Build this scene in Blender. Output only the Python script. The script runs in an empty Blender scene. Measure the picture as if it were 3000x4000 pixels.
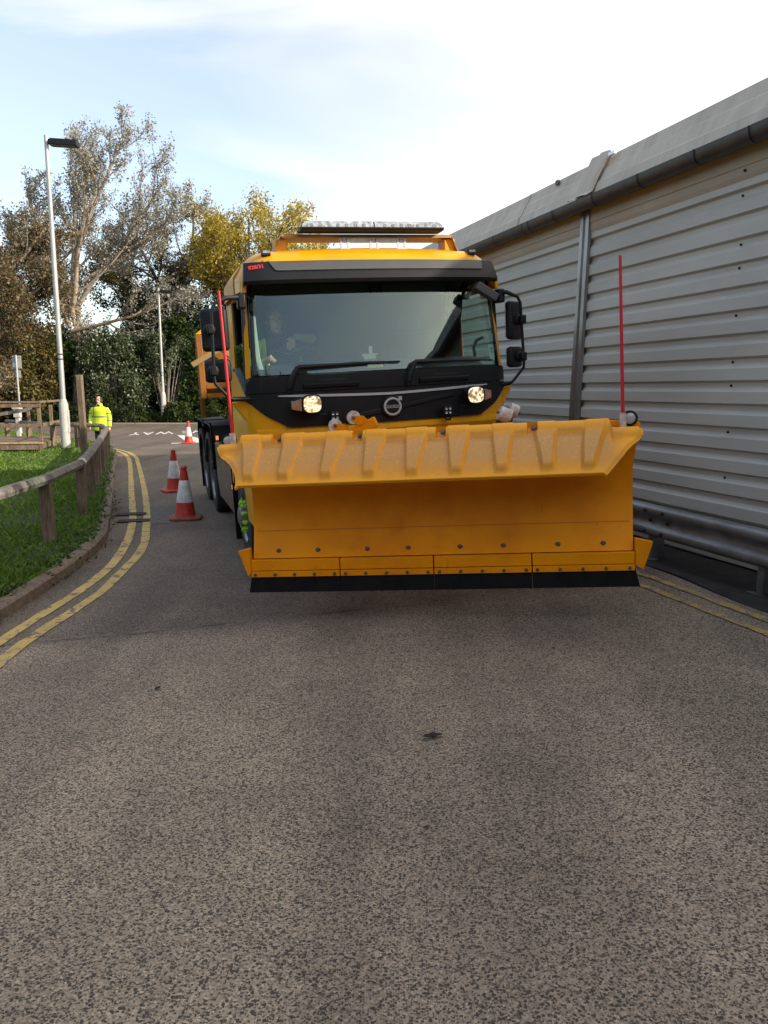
import bpy, math, random
import numpy as np
from mathutils import Vector, Matrix
R_ = math.radians
scn = bpy.context.scene
col = scn.collection
random.seed(7)

# ---------------------------------------------------------------- camera
cd = bpy.data.cameras.new('camera'); cam = bpy.data.objects.new('camera', cd); col.objects.link(cam)
cam.location = (0, 0, 1.85); cam.rotation_euler = (R_(90 - 9.08), 0, 0)
cd.sensor_fit = 'VERTICAL'; cd.sensor_height = 36; cd.lens = 36 * 3004 / 4000; cd.clip_end = 2000; cd.clip_start = .05
scn.camera = cam
# ---------------------------------------------------------------- light
SUN_EL, SUN_AZ = 25.0, 112.0            # azimuth clockwise from +Y
sd = Vector((math.sin(R_(SUN_AZ)) * math.cos(R_(SUN_EL)), math.cos(R_(SUN_AZ)) * math.cos(R_(SUN_EL)), math.sin(R_(SUN_EL))))
ld = bpy.data.lights.new('sun', 'SUN'); lo = bpy.data.objects.new('sun', ld); col.objects.link(lo)
ld.energy = 3.1; ld.angle = R_(1.2); ld.color = (1, .90, .76)
lo.rotation_euler = sd.to_track_quat('Z', 'Y').to_euler()
w = bpy.data.worlds.new('World'); scn.world = w; w.use_nodes = True
nt = w.node_tree; N = nt.nodes; L = nt.links
bg = N['Background']; bg.inputs['Strength'].default_value = .15
sky = N.new('ShaderNodeTexSky'); sky.sky_type = 'NISHITA'; sky.sun_disc = False
sky.sun_elevation = R_(SUN_EL); sky.sun_rotation = R_(SUN_AZ); sky.air_density = 1.0; sky.dust_density = 1.6; sky.ozone_density = 1.0
tc = N.new('ShaderNodeTexCoord')
mp = N.new('ShaderNodeMapping'); mp.inputs['Scale'].default_value = (1.0, 1.8, 4.2); mp.inputs['Rotation'].default_value = (.35, .5, .6)
L.new(tc.outputs['Generated'], mp.inputs['Vector'])
nz = N.new('ShaderNodeTexNoise'); nz.inputs['Scale'].default_value = 1.5; nz.inputs['Detail'].default_value = 5; nz.inputs['Roughness'].default_value = .5; nz.inputs['Distortion'].default_value = .6
L.new(mp.outputs['Vector'], nz.inputs['Vector'])
dp = N.new('ShaderNodeVectorMath'); dp.operation = 'DOT_PRODUCT'; dp.inputs[1].default_value = (.78, .26, .50)
L.new(tc.outputs['Generated'], dp.inputs[0])
m1 = N.new('ShaderNodeMath'); m1.operation = 'MULTIPLY_ADD'; m1.inputs[1].default_value = 1.7; m1.inputs[2].default_value = -.96
L.new(nz.outputs['Fac'], m1.inputs[0])
m2 = N.new('ShaderNodeMath'); m2.operation = 'MULTIPLY_ADD'; m2.inputs[1].default_value = 1.25; m2.use_clamp = True
L.new(dp.outputs['Value'], m2.inputs[0]); L.new(m1.outputs[0], m2.inputs[2])
mm = N.new('ShaderNodeMath'); mm.operation = 'MAXIMUM'; mm.inputs[1].default_value = .18; L.new(m2.outputs[0], mm.inputs[0])
mx = N.new('ShaderNodeMix'); mx.data_type = 'RGBA'
L.new(mm.outputs[0], mx.inputs['Factor']); L.new(sky.outputs[0], mx.inputs[6]); mx.inputs[7].default_value = (6.2, 5.7, 4.95, 1)
L.new(mx.outputs[2], bg.inputs['Color'])
vs = scn.view_settings; vs.view_transform = 'Standard'; vs.look = 'None'; vs.exposure = 0.90; vs.gamma = 1
scn.cycles.max_bounces = 8; scn.cycles.transparent_max_bounces = 16

# ---------------------------------------------------------------- materials
MATS = {}
def mat(name, c, rough=.6, metal=0, var=0, vs_=4, bump=0, bs=60, c2=None, spec=None, coat=0, emit=None, es=0, isl=None, trans=0, lo=.35, hi=.65, stretch=None):
    if name in MATS: return MATS[name]
    m = bpy.data.materials.new(name); m.use_nodes = True; MATS[name] = m
    n = m.node_tree.nodes; l = m.node_tree.links; b = n['Principled BSDF']
    b.inputs['Base Color'].default_value = (*c, 1); b.inputs['Roughness'].default_value = rough; b.inputs['Metallic'].default_value = metal
    if spec is not None: b.inputs['Specular IOR Level'].default_value = spec
    if coat: b.inputs['Coat Weight'].default_value = coat; b.inputs['Coat Roughness'].default_value = .08
    if emit: b.inputs['Emission Color'].default_value = (*emit, 1); b.inputs['Emission Strength'].default_value = es
    t = n.new('ShaderNodeTexCoord'); vec = t.outputs['Object']
    if stretch:
        mpp = n.new('ShaderNodeMapping'); mpp.inputs['Scale'].default_value = stretch; l.new(vec, mpp.inputs[0]); vec = mpp.outputs[0]
    if isl:
        g = n.new('ShaderNodeNewGeometry'); r = n.new('ShaderNodeValToRGB')
        cr = r.color_ramp; cr.elements[0].color = (*isl[0], 1); cr.elements[1].color = (*isl[-1], 1)
        for i, cc in enumerate(isl[1:-1]): e = cr.elements.new((i + 1) / (len(isl) - 1)); e.color = (*cc, 1)
        l.new(g.outputs['Random Per Island'], r.inputs[0]); l.new(r.outputs[0], b.inputs['Base Color'])
        if trans:
            tr = n.new('ShaderNodeBsdfTranslucent'); l.new(r.outputs[0], tr.inputs[0]); ms = n.new('ShaderNodeMixShader'); ms.inputs[0].default_value = trans
            l.new(b.outputs[0], ms.inputs[1]); l.new(tr.outputs[0], ms.inputs[2]); l.new(ms.outputs[0], n['Material Output'].inputs[0])
    elif c2 or var:
        a = n.new('ShaderNodeTexNoise'); a.inputs['Scale'].default_value = vs_; a.inputs['Detail'].default_value = 6; a.inputs['Roughness'].default_value = .62
        l.new(vec, a.inputs['Vector']); r = n.new('ShaderNodeValToRGB'); l.new(a.outputs['Fac'], r.inputs[0])
        r.color_ramp.elements[0].position = lo; r.color_ramp.elements[1].position = hi
        k = c2 if c2 else tuple(x * (1 - var) for x in c); r.color_ramp.elements[0].color = (*k, 1); r.color_ramp.elements[1].color = (*c, 1)
        l.new(r.outputs[0], b.inputs['Base Color'])
    if bump:
        a = n.new('ShaderNodeTexNoise'); a.inputs['Scale'].default_value = bs; a.inputs['Detail'].default_value = 4; l.new(vec, a.inputs['Vector'])
        bp = n.new('ShaderNodeBump'); bp.inputs['Strength'].default_value = bump; bp.inputs['Distance'].default_value = .01; l.new(a.outputs['Fac'], bp.inputs['Height']); l.new(bp.outputs[0], b.inputs['Normal'])
    return m

YEL = mat('yellow_paint', (.80, .36, .004), .36, var=.12, vs_=3, spec=.35, coat=.12)
BLK = mat('black_plastic', (.010, .011, .013), .5, var=.2, vs_=8, bump=.04, bs=400, spec=.3)
GRYP = mat('grey_plastic', (.075, .075, .072), .45, var=.15, vs_=6, bump=.03, bs=300)
RUB = mat('rubber', (.006, .006, .006), .8, c2=(.011, .010, .009), vs_=9, bump=.1, bs=40, spec=.15)
TYRE = mat('tyre_rubber', (.016, .016, .016), .85, c2=(.03, .028, .025), vs_=12, bump=.15, bs=60)
SIL = mat('silver_trim', (.55, .56, .57), .28, 1)
STEEL = mat('worn_steel', (.20, .18, .165), .5, .8, c2=(.10, .07, .05), vs_=60, bump=.1, bs=90)
BRKT = mat('pale_metal', (.62, .60, .56), .5, .35, var=.2, vs_=20)
ALU = mat('dirty_aluminium', (.30, .27, .23), .38, .7, c2=(.16, .12, .085), vs_=5, bump=.04, bs=20)
RIM = mat('wheel_rim', (.34, .36, .38), .35, .8, var=.3, vs_=12)
LIME = mat('lime_plastic', (.42, .75, .03), .45)
TRIM = mat('bright_trim', (.62, .63, .64), .35, .45)
RED = mat('red_plastic', (.62, .022, .03), .4, var=.1)
WHT = mat('dirty_white', (.70, .66, .60), .55, c2=(.42, .36, .30), vs_=25)
AMB = mat('amber_lens', (.85, .28, .08), .2, emit=(1, .35, .08), es=.5)
DARKIN = mat('cab_interior', (.022, .024, .026), .7, var=.2)
DASH = mat('dashboard', (.05, .053, .055), .65, var=.2)
ROADP = None

def node_mat(name): m = bpy.data.materials.new(name); m.use_nodes = True; n = m.node_tree.nodes; return m, n, m.node_tree.links, n['Principled BSDF']
def ramp(n, pts):
    r = n.new('ShaderNodeValToRGB'); cr = r.color_ramp
    while len(cr.elements) < len(pts): cr.elements.new(.5)
    for e, (p, c) in zip(cr.elements, pts): e.position = p; e.color = (*c, 1) if len(c) == 3 else c
    return r
def noise(n, l, vec, sc, det=4, ro=.5, scale=None, rot=None):
    if scale or rot:
        mpp = n.new('ShaderNodeMapping'); mpp.inputs['Scale'].default_value = scale or (1, 1, 1); mpp.inputs['Rotation'].default_value = rot or (0, 0, 0); l.new(vec, mpp.inputs[0]); vec = mpp.outputs[0]
    a = n.new('ShaderNodeTexNoise'); a.inputs['Scale'].default_value = sc; a.inputs['Detail'].default_value = det; a.inputs['Roughness'].default_value = ro; l.new(vec, a.inputs['Vector']); return a
def mul(n, l, a, b, typ='MULTIPLY', f=1.0):
    x = n.new('ShaderNodeMix'); x.data_type = 'RGBA'; x.blend_type = typ
    if isinstance(f, (int, float)): x.inputs[0].default_value = f
    else: l.new(f, x.inputs[0])
    l.new(a, x.inputs[6]); (l.new(b, x.inputs[7]) if not isinstance(b, tuple) else setattr(x.inputs[7], 'default_value', (*b, 1))); return x.outputs[2]
def asphalt_nodes(n, l):
    t = n.new('ShaderNodeTexCoord').outputs['Object']
    wob = noise(n, l, t, 150, 2); add = n.new('ShaderNodeVectorMath'); add.operation = 'MULTIPLY_ADD'; add.inputs[1].default_value = (.007, .007, .007)
    l.new(wob.outputs['Color'], add.inputs[0]); l.new(t, add.inputs[2])
    def vor(sc): v = n.new('ShaderNodeTexVoronoi'); v.inputs['Scale'].default_value = sc; l.new(add.outputs[0], v.inputs['Vector']); q = n.new('ShaderNodeSeparateColor'); l.new(v.outputs['Color'], q.inputs[0]); return v, q
    v, sep = vor(128); vb, sepb = vor(66)
    stone = ramp(n, [(.0, (.036, .032, .029)), (.28, (.062, .054, .047)), (.45, (.155, .132, .110)), (.78, (.255, .218, .180)), (1, (.42, .36, .30))]); l.new(sep.outputs[0], stone.inputs[0])
    er = ramp(n, [(.50, (0, 0, 0)), (.72, (1, 1, 1))]); l.new(v.outputs['Distance'], er.inputs[0])
    c = mul(n, l, stone.outputs[0], (.285, .242, .200), 'MIX', er.outputs[0])
    g1 = n.new('ShaderNodeMath'); g1.operation = 'LESS_THAN'; g1.inputs[1].default_value = .26; l.new(sepb.outputs[1], g1.inputs[0])
    g2 = n.new('ShaderNodeMath'); g2.operation = 'LESS_THAN'; g2.inputs[1].default_value = .42; l.new(vb.outputs['Distance'], g2.inputs[0])
    g3 = n.new('ShaderNodeMath'); g3.operation = 'MULTIPLY'; l.new(g1.outputs[0], g3.inputs[0]); l.new(g2.outputs[0], g3.inputs[1]); c = mul(n, l, c, (.042, .037, .034), 'MIX', g3.outputs[0])
    # broad wear: paler wheel tracks running along the road, darker in between, plus patches
    tr = noise(n, l, t, 1.0, 3, .5, (1.25, .13, 1), (0, 0, R_(-8)))
    r2 = ramp(n, [(.34, (.76, .75, .74)), (.58, (1.20, 1.18, 1.15))]); l.new(tr.outputs['Fac'], r2.inputs[0]); c = mul(n, l, c, r2.outputs[0])
    pt = noise(n, l, t, .7, 6, .65); r3 = ramp(n, [(.3, (.72, .71, .70)), (.7, (1.24, 1.22, 1.18))]); l.new(pt.outputs['Fac'], r3.inputs[0]); c = mul(n, l, c, r3.outputs[0])
    st_n = noise(n, l, t, 3.1, 5, .7); r6 = ramp(n, [(.24, (.62, .60, .58)), (.34, (1, 1, 1))]); l.new(st_n.outputs['Fac'], r6.inputs[0]); c = mul(n, l, c, r6.outputs[0]); c = mul(n, l, c, (.99, .945, .885))
    # older, finer and darker surfacing beyond the resurfacing seam
    sx_ = n.new('ShaderNodeSeparateXYZ'); l.new(t, sx_.inputs[0]); q1 = n.new('ShaderNodeMath'); q1.operation = 'MULTIPLY_ADD'; q1.inputs[1].default_value = -.26; l.new(sx_.outputs[0], q1.inputs[0]); l.new(sx_.outputs[1], q1.inputs[2])
    mr_ = n.new('ShaderNodeMapRange'); mr_.inputs[1].default_value = 5.9; mr_.inputs[2].default_value = 6.25; l.new(q1.outputs[0], mr_.inputs[0])
    c = mul(n, l, c, mul(n, l, c, (.62, .61, .62)), 'MIX', mr_.outputs[0])
    return t, c, v
YELP, n, l, b = node_mat('plough_paint'); t = n.new('ShaderNodeTexCoord').outputs['Object']; b.inputs['Roughness'].default_value = .5; b.inputs['Specular IOR Level'].default_value = .16
a = noise(n, l, t, 2.4, 6, .6); r = ramp(n, [(.3, (.74, .22, .002)), (.6, (.90, .31, .002))]); l.new(a.outputs['Fac'], r.inputs[0]); cc = r.outputs[0]
a = noise(n, l, t, 5.0, 6, .7); r = ramp(n, [(.28, (.88, .85, .8)), (.42, (1, 1, 1))]); l.new(a.outputs['Fac'], r.inputs[0]); cc = mul(n, l, cc, r.outputs[0])
a = noise(n, l, t, 14, 8, .8); r = ramp(n, [(.70, (0, 0, 0)), (.73, (1, 1, 1))]); l.new(a.outputs['Fac'], r.inputs[0]); cc = mul(n, l, cc, (.10, .045, .015), 'MIX', r.outputs[0])
a = noise(n, l, t, 3.0, 3, .5, (6, 6, .5)); r = ramp(n, [(.70, (0, 0, 0)), (.76, (.5, .5, .5))]); l.new(a.outputs['Fac'], r.inputs[0]); cc = mul(n, l, cc, (.30, .11, .02), 'MIX', r.outputs[0])
l.new(cc, b.inputs['Base Color']); a = noise(n, l, t, 22, 3); bp = n.new('ShaderNodeBump'); bp.inputs['Strength'].default_value = .12; bp.inputs['Distance'].default_value = .01; l.new(a.outputs['Fac'], bp.inputs['Height']); l.new(bp.outputs[0], b.inputs['Normal'])
asph, n, l, b = node_mat('asphalt'); t, c, ed = asphalt_nodes(n, l); l.new(c, b.inputs['Base Color']); b.inputs['Roughness'].default_value = .8
bp = n.new('ShaderNodeBump'); bp.inputs['Strength'].default_value = .5; bp.inputs['Distance'].default_value = .004; bp.invert = True; l.new(ed.outputs['Distance'], bp.inputs['Height']); l.new(bp.outputs[0], b.inputs['Normal'])
def worn(name, c1, th=.42, sc=7):
    m, n, l, b = node_mat(name); t, ca, ed = asphalt_nodes(n, l)
    a = noise(n, l, t, sc, 8, .75); r = ramp(n, [(th, (0, 0, 0)), (th + .05, (1, 1, 1))]); l.new(a.outputs['Fac'], r.inputs[0])
    d = noise(n, l, t, 3, 5); r2 = ramp(n, [(.3, tuple(x * .7 for x in c1)), (.7, c1)]); l.new(d.outputs['Fac'], r2.inputs[0])
    l.new(mul(n, l, ca, r2.outputs[0], 'MIX', r.outputs[0]), b.inputs['Base Color']); b.inputs['Roughness'].default_value = .7; return m
YLINE = worn('worn_yellow_line', (.56, .40, .12)); YLINE2 = worn('very_worn_yellow_line', (.46, .33, .11), .47, 9); WLINE = worn('worn_white_paint', (.78, .77, .74), .27)

# flap: orange plastic scoured to a beige bloom
FLAP, n, l, b = node_mat('scoured_flap'); t = n.new('ShaderNodeTexCoord').outputs['Object']; b.inputs['Roughness'].default_value = .55
a = noise(n, l, t, 9, 8, .7); a2 = noise(n, l, t, 2.2, 4, .5); sp = n.new('ShaderNodeSeparateXYZ'); l.new(t, sp.inputs[0])
mr = n.new('ShaderNodeMapRange'); mr.inputs[1].default_value = .885; mr.inputs[2].default_value = 1.03; l.new(sp.outputs[2], mr.inputs[0])
mr2 = n.new('ShaderNodeMapRange'); mr2.inputs[1].default_value = 1.21; mr2.inputs[2].default_value = 1.14; l.new(sp.outputs[2], mr2.inputs[0])
ab = n.new('ShaderNodeMath'); ab.operation = 'ABSOLUTE'; sx = n.new('ShaderNodeMath'); sx.operation = 'ADD'; sx.inputs[1].default_value = .10; l.new(sp.outputs[0], sx.inputs[0]); l.new(sx.outputs[0], ab.inputs[0])
mr3 = n.new('ShaderNodeMapRange'); mr3.inputs[1].default_value = 1.52; mr3.inputs[2].default_value = 1.28; l.new(ab.outputs[0], mr3.inputs[0])
m_ = n.new('ShaderNodeMath'); m_.operation = 'MULTIPLY'; l.new(mr.outputs[0], m_.inputs[0]); l.new(mr2.outputs[0], m_.inputs[1])
m3 = n.new('ShaderNodeMath'); m3.operation = 'MULTIPLY'; l.new(m_.outputs[0], m3.inputs[0]); l.new(mr3.outputs[0], m3.inputs[1])
sa = n.new('ShaderNodeAttribute'); sa.attribute_name = 'scour'; m3b = n.new('ShaderNodeMath'); m3b.operation = 'MULTIPLY'; l.new(m3.outputs[0], m3b.inputs[0]); l.new(sa.outputs['Fac'], m3b.inputs[1]); m3 = m3b
m4 = n.new('ShaderNodeMath'); m4.operation = 'MULTIPLY_ADD'; m4.inputs[1].default_value = .62; l.new(m3.outputs[0], m4.inputs[0])
m5 = n.new('ShaderNodeMath'); m5.operation = 'MULTIPLY_ADD'; m5.inputs[1].default_value = .55; m5.inputs[2].default_value = -.05; l.new(a.outputs['Fac'], m5.inputs[0]); l.new(m5.outputs[0], m4.inputs[2])
r = ramp(n, [(.26, (.90, .37, .004)), (.50, (.70, .29, .022)), (.80, (.57, .275, .072))]); l.new(m4.outputs[0], r.inputs[0]); cc = r.outputs[0]
sk = noise(n, l, t, 60, 4, .6); r5 = ramp(n, [(.56, (0, 0, 0)), (.66, (1, 1, 1))]); l.new(sk.outputs['Fac'], r5.inputs[0]); mk = n.new('ShaderNodeMath'); mk.operation = 'MULTIPLY'; l.new(r5.outputs[0], mk.inputs[0]); l.new(m3.outputs[0], mk.inputs[1])
cc = mul(n, l, cc, (.74, .36, .05), 'MIX', mk.outputs[0]); l.new(cc, b.inputs['Base Color'])

# glass: tinted see-through plus a mirror sheen
def glassmat(name, tint, refl, rough=.0):
    m = bpy.data.materials.new(name); m.use_nodes = True; n = m.node_tree.nodes; l = m.node_tree.links; n.remove(n['Principled BSDF'])
    tr = n.new('ShaderNodeBsdfTransparent'); tr.inputs[0].default_value = (*tint, 1); g = n.new('ShaderNodeBsdfGlossy'); g.inputs['Roughness'].default_value = rough; g.inputs[0].default_value = (.86, 1.0, .97, 1)
    fr = n.new('ShaderNodeFresnel'); ge = n.new('ShaderNodeNewGeometry'); io = n.new('ShaderNodeMath'); io.operation = 'MULTIPLY_ADD'; io.inputs[1].default_value = 1 / 1.5 - 1.5; io.inputs[2].default_value = 1.5; l.new(ge.outputs['Backfacing'], io.inputs[0]); l.new(io.outputs[0], fr.inputs[0]); ma = n.new('ShaderNodeMath'); ma.operation = 'MULTIPLY_ADD'; ma.inputs[1].default_value = 1.05; ma.inputs[2].default_value = refl; ma.use_clamp = True
    l.new(fr.outputs[0], ma.inputs[0]); ms = n.new('ShaderNodeMixShader'); l.new(ma.outputs[0], ms.inputs[0]); l.new(tr.outputs[0], ms.inputs[1]); l.new(g.outputs[0], ms.inputs[2]); l.new(ms.outputs[0], n['Material Output'].inputs[0]); return m
GLASS = glassmat('windscreen_glass', (.87, .93, .90), .02, .0)
SGLASS = glassmat('side_glass', (.86, .96, .91), .01)
LENS = glassmat('clear_lens', (.95, .95, .95), .06)

# ---------------------------------------------------------------- mesh helpers
class MB:
    def __init__(s): s.v = []; s.f = []
    def add(s, v, f, M=None):
        k = len(s.v)
        s.v += [tuple(M @ Vector(p)) if M else tuple(p) for p in v]; s.f += [tuple(i + k for i in q) for q in f]; return s
    def box(s, x0, x1, y0, y1, z0, z1, M=None):
        return s.add([(x, y, z) for x in (x0, x1) for y in (y0, y1) for z in (z0, z1)], [(0, 1, 3, 2), (4, 6, 7, 5), (0, 4, 5, 1), (2, 3, 7, 6), (0, 2, 6, 4), (1, 5, 7, 3)], M)
    def cbox(s, c, sz, rot=None):
        M = Matrix.Translation(c) @ (rot.to_4x4() if rot else Matrix())
        return s.box(-sz[0] / 2, sz[0] / 2, -sz[1] / 2, sz[1] / 2, -sz[2] / 2, sz[2] / 2, M)
    def tube(s, pts, r, n=10, caps=True):
        pts = [Vector(p) for p in pts]; rs = r if isinstance(r, (list, tuple)) else [r] * len(pts); k = len(s.v); prev = None
        for i, p in enumerate(pts):
            d = (pts[min(i + 1, len(pts) - 1)] - pts[max(i - 1, 0)]).normalized()
            if prev is None: a = d.cross(Vector((0, 0, 1)) if abs(d.z) < .95 else Vector((1, 0, 0))).normalized()
            else: a = (prev - d * prev.dot(d)).normalized()
            prev = a; c = d.cross(a)
            for j in range(n): th = 2 * math.pi * j / n; s.v.append(tuple(p + (a * math.cos(th) + c * math.sin(th)) * rs[i]))
        for i in range(len(pts) - 1):
            for j in range(n): s.f.append((k + i * n + j, k + i * n + (j + 1) % n, k + (i + 1) * n + (j + 1) % n, k + (i + 1) * n + j))
        if caps: s.f.append(tuple(k + j for j in range(n))[::-1]); s.f.append(tuple(k + (len(pts) - 1) * n + j for j in range(n)))
        return s
    def lathe(s, prof, n=24, M=None, sq=None):          # prof: (r, z)
        v = []; f = []
        for (r, z) in prof:
            for j in range(n):
                th = 2 * math.pi * j / n; cx, sy = math.cos(th), math.sin(th)
                if sq: q = (abs(cx) ** sq + abs(sy) ** sq) ** (-1 / sq); cx *= q; sy *= q
                v.append((r * cx, r * sy, z))
        for i in range(len(prof) - 1):
            for j in range(n): f.append((i * n + j, i * n + (j + 1) % n, (i + 1) * n + (j + 1) % n, (i + 1) * n + j))
        f.append(tuple(range(n))[::-1]); f.append(tuple((len(prof) - 1) * n + j for j in range(n)))
        return s.add(v, f, M)
    def prism(s, poly, h, M=None):                       # poly in xy, extruded along z 0..h
        k = len(poly); v = [(x, y, 0) for x, y in poly] + [(x, y, h) for x, y in poly]
        return s.add(v, [tuple(range(k))[::-1], tuple(range(k, 2 * k))] + [(i, (i + 1) % k, (i + 1) % k + k, i + k) for i in range(k)], M)
    def grid(s, P):                                      # rows of points
        k = len(s.v); m = len(P[0])
        for row in P: s.v += [tuple(p) for p in row]
        for i in range(len(P) - 1):
            for j in range(m - 1): s.f.append((k + i * m + j, k + i * m + j + 1, k + (i + 1) * m + j + 1, k + (i + 1) * m + j))
        return s
    def shell(s, P, off):                                # closed slab: grid P and the same grid moved by off
        off = Vector(off); k = len(s.v); m = len(P[0]); q = len(P); s.grid(P); k2 = len(s.v); s.grid([[Vector(p) + off for p in row] for row in P])
        for i in range(q - 1):
            s.f.append((k + i * m, k + (i + 1) * m, k2 + (i + 1) * m, k2 + i * m)); s.f.append((k + i * m + m - 1, k2 + i * m + m - 1, k2 + (i + 1) * m + m - 1, k + (i + 1) * m + m - 1))
        for j in range(m - 1):
            s.f.append((k + j, k2 + j, k2 + j + 1, k + j + 1)); a = k + (q - 1) * m; b2 = k2 + (q - 1) * m; s.f.append((a + j, a + j + 1, b2 + j + 1, b2 + j))
        return s
    def build(s, name, m, parent=None, smooth=35, bevel=0, seg=2, fix=True):
        me = bpy.data.meshes.new(name); me.from_pydata(s.v, [], s.f); me.update()
        if fix:
            import bmesh; bm = bmesh.new(); bm.from_mesh(me); bmesh.ops.recalc_face_normals(bm, faces=bm.faces); bm.to_mesh(me); bm.free()
        o = bpy.data.objects.new(name, me); col.objects.link(o); me.materials.append(m)
        if parent: o.parent = parent
        if smooth: me.shade_smooth(); me.set_sharp_from_angle(angle=R_(smooth))
        if bevel: md = o.modifiers.new('bevel', 'BEVEL'); md.width = bevel; md.segments = seg; md.limit_method = 'ANGLE'; md.angle_limit = R_(40); md.harden_normals = False
        return o
def tag(o, label=None, cat=None, group=None, kind=None):
    if label: o['label'] = label
    if cat: o['category'] = cat
    if group: o['group'] = group
    if kind: o['kind'] = kind
    return o
def empty(name, M=None, loc=None, rz=0):
    o = bpy.data.objects.new(name, None); col.objects.link(o); o.empty_display_size = .1
    o.matrix_basis = M if M is not None else Matrix.Translation(loc) @ Matrix.Rotation(rz, 4, 'Z'); return o
def copy_tree(o, parent=None, label=None):
    c = o.copy(); col.objects.link(c); c.parent = parent
    if label: c['label'] = label
    for ch in list(o.children): copy_tree(ch, c)
    return c
def text_mesh(name, s, size, depth, m, parent, M, bold=0, sx=1, font_align='CENTER'):
    cu = bpy.data.curves.new(name, 'FONT'); cu.body = s; cu.size = size; cu.extrude = depth; cu.align_x = font_align; cu.align_y = 'CENTER'; cu.offset = bold; cu.space_character = 1.22 if size == 1.0 else 1
    o = bpy.data.objects.new(name, cu); col.objects.link(o); dg = bpy.context.evaluated_depsgraph_get()
    me = bpy.data.meshes.new_from_object(o.evaluated_get(dg)); bpy.data.objects.remove(o); me.transform(M @ Matrix.Diagonal((sx, 1, 1, 1)))
    q = bpy.data.objects.new(name, me); col.objects.link(q); me.materials.clear(); me.materials.append(m); q.parent = parent; return q
def frame(O, yaw, roll):
    r = Vector((math.cos(yaw) * math.cos(roll), math.sin(yaw) * math.cos(roll), math.sin(roll))); u = Vector((-math.cos(yaw) * math.sin(roll), -math.sin(yaw) * math.sin(roll), math.cos(roll))); b = Vector((-math.sin(yaw), math.cos(yaw), 0))
    return Matrix(((r.x, b.x, u.x, O[0]), (r.y, b.y, u.y, O[1]), (r.z, b.z, u.z, O[2]), (0, 0, 0, 1)))
RX = lambda a: Matrix.Rotation(a, 4, 'X'); RY = lambda a: Matrix.Rotation(a, 4, 'Y'); RZ = lambda a: Matrix.Rotation(a, 4, 'Z'); TR = lambda x, y, z: Matrix.Translation((x, y, z))

# ---------------------------------------------------------------- ground
WA = R_(17.6); NV = (math.cos(WA), math.sin(WA)); TV = (-math.sin(WA), math.cos(WA))
def st(x, y): return (x - 3.95) * NV[0] + (y - 6.76) * NV[1], (x - 3.95) * TV[0] + (y - 6.76) * TV[1]
def xy(s, t): return 3.95 + s * NV[0] + t * TV[0], 6.76 + s * NV[1] + t * TV[1]
def gst(s, t): return .052 * max(0, min(s, 1) + 5.0) * max(0, min(1, (17 - t) / 6))
def G(x, y): return gst(*st(x, y))
sn = [-700, -200, -60, -25, -12, -8, -6.5, -5.75, -5, -4.5, -4, -3, -2, -1, 0, 1, 3, 10, 40, 200, 700]
tn = [-60, -30] + list(range(-16, 40)) + [45, 60, 100, 200, 400, 900]
mb = MB(); mb.grid([[(*xy(s, t), gst(s, t)) for s in sn] for t in tn]); tag(mb.build('road', asph, smooth=0), 'worn asphalt road with pale wheel tracks', 'road', kind='structure')

KERB = [(-2.9, -8), (-3.0, 0), (-3.06, 4), (-3.10, 6.02), (-3.12, 6.7), (-3.15, 7.21), (-3.2, 7.87), (-3.31, 8.73), (-3.46, 9.45), (-3.76, 10.38), (-4.12, 11.51), (-5.01, 14.13), (-6.18, 17.62), (-7.31, 21.06), (-8.06, 23.08), (-8.75, 24.38), (-9.75, 25.7), (-11.05, 27.5), (-13.46, 30.4), (-16.6, 33.0), (-22, 36), (-34, 40)]
def resample(P, step):
    P = [Vector(p) for p in P]; Q = [P[0]]
    for i in range(len(P) - 1):                            # catmull-rom
        p0 = P[max(i - 1, 0)]; p1 = P[i]; p2 = P[i + 1]; p3 = P[min(i + 2, len(P) - 1)]; k = max(1, int((p2 - p1).length / step))
        for j in range(1, k + 1):
            t = j / k; Q.append(.5 * ((2 * p1) + (p2 - p0) * t + (2 * p0 - 5 * p1 + 4 * p2 - p3) * t * t + (3 * p1 - p0 - 3 * p2 + p3) * t ** 3))
    return Q
def normals(Q):
    out = []
    for i in range(len(Q)): d = (Q[min(i + 1, len(Q) - 1)] - Q[max(i - 1, 0)]).normalized(); out.append(Vector((-d.y, d.x)))   # left side
    return out
kq = resample(KERB, .3); kn = normals(kq)
KM = mat('kerb_stone', (.22, .16, .115), .85, c2=(.10, .078, .06), vs_=18, bump=.4, bs=50)
mb = MB()
prof = [(0, -.02), (.008, .085), (.035, .105), (.14, .108), (.14, -.02)]
for i in range(0, len(kq) - 3, 3):
    seg = list(range(i, min(i + 4, len(kq)))); dz = random.uniform(-.004, .004)
    rows = []
    for a_, j in enumerate(seg):
        p = kq[j]; nn = kn[j]
        if a_ == len(seg) - 1: p = p * .965 + kq[j - 1] * .035
        rows.append([(p.x + nn.x * o, p.y + nn.y * o, z + (dz if z > 0 else 0)) for o, z in prof])
    mb.grid(rows); k = len(mb.v) - len(rows) * 5; mb.f.append((k, k + 1, k + 2, k + 3, k + 4)); k2 = len(mb.v) - 5; mb.f.append((k2, k2 + 1, k2 + 2, k2 + 3, k2 + 4))
tag(mb.build('kerb', KM), 'brown weathered kerb stones edging the grass', 'kerb', kind='structure')
GRS = mat('grass_soil', (.035, .075, .014), .9, c2=(.03, .035, .012), vs_=3, bump=.5, bs=30)
mb = MB(); mb.grid([[(kq[i].x + kn[i].x * .12 - q, kq[i].y + kn[i].y * .12, .10 + min(.05, q * .02) - .02 * (q == 0)) for q in (0, .3, .8, 1.5, 3, 6, 12, 30, 120)] for i in range(len(kq))])
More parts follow.
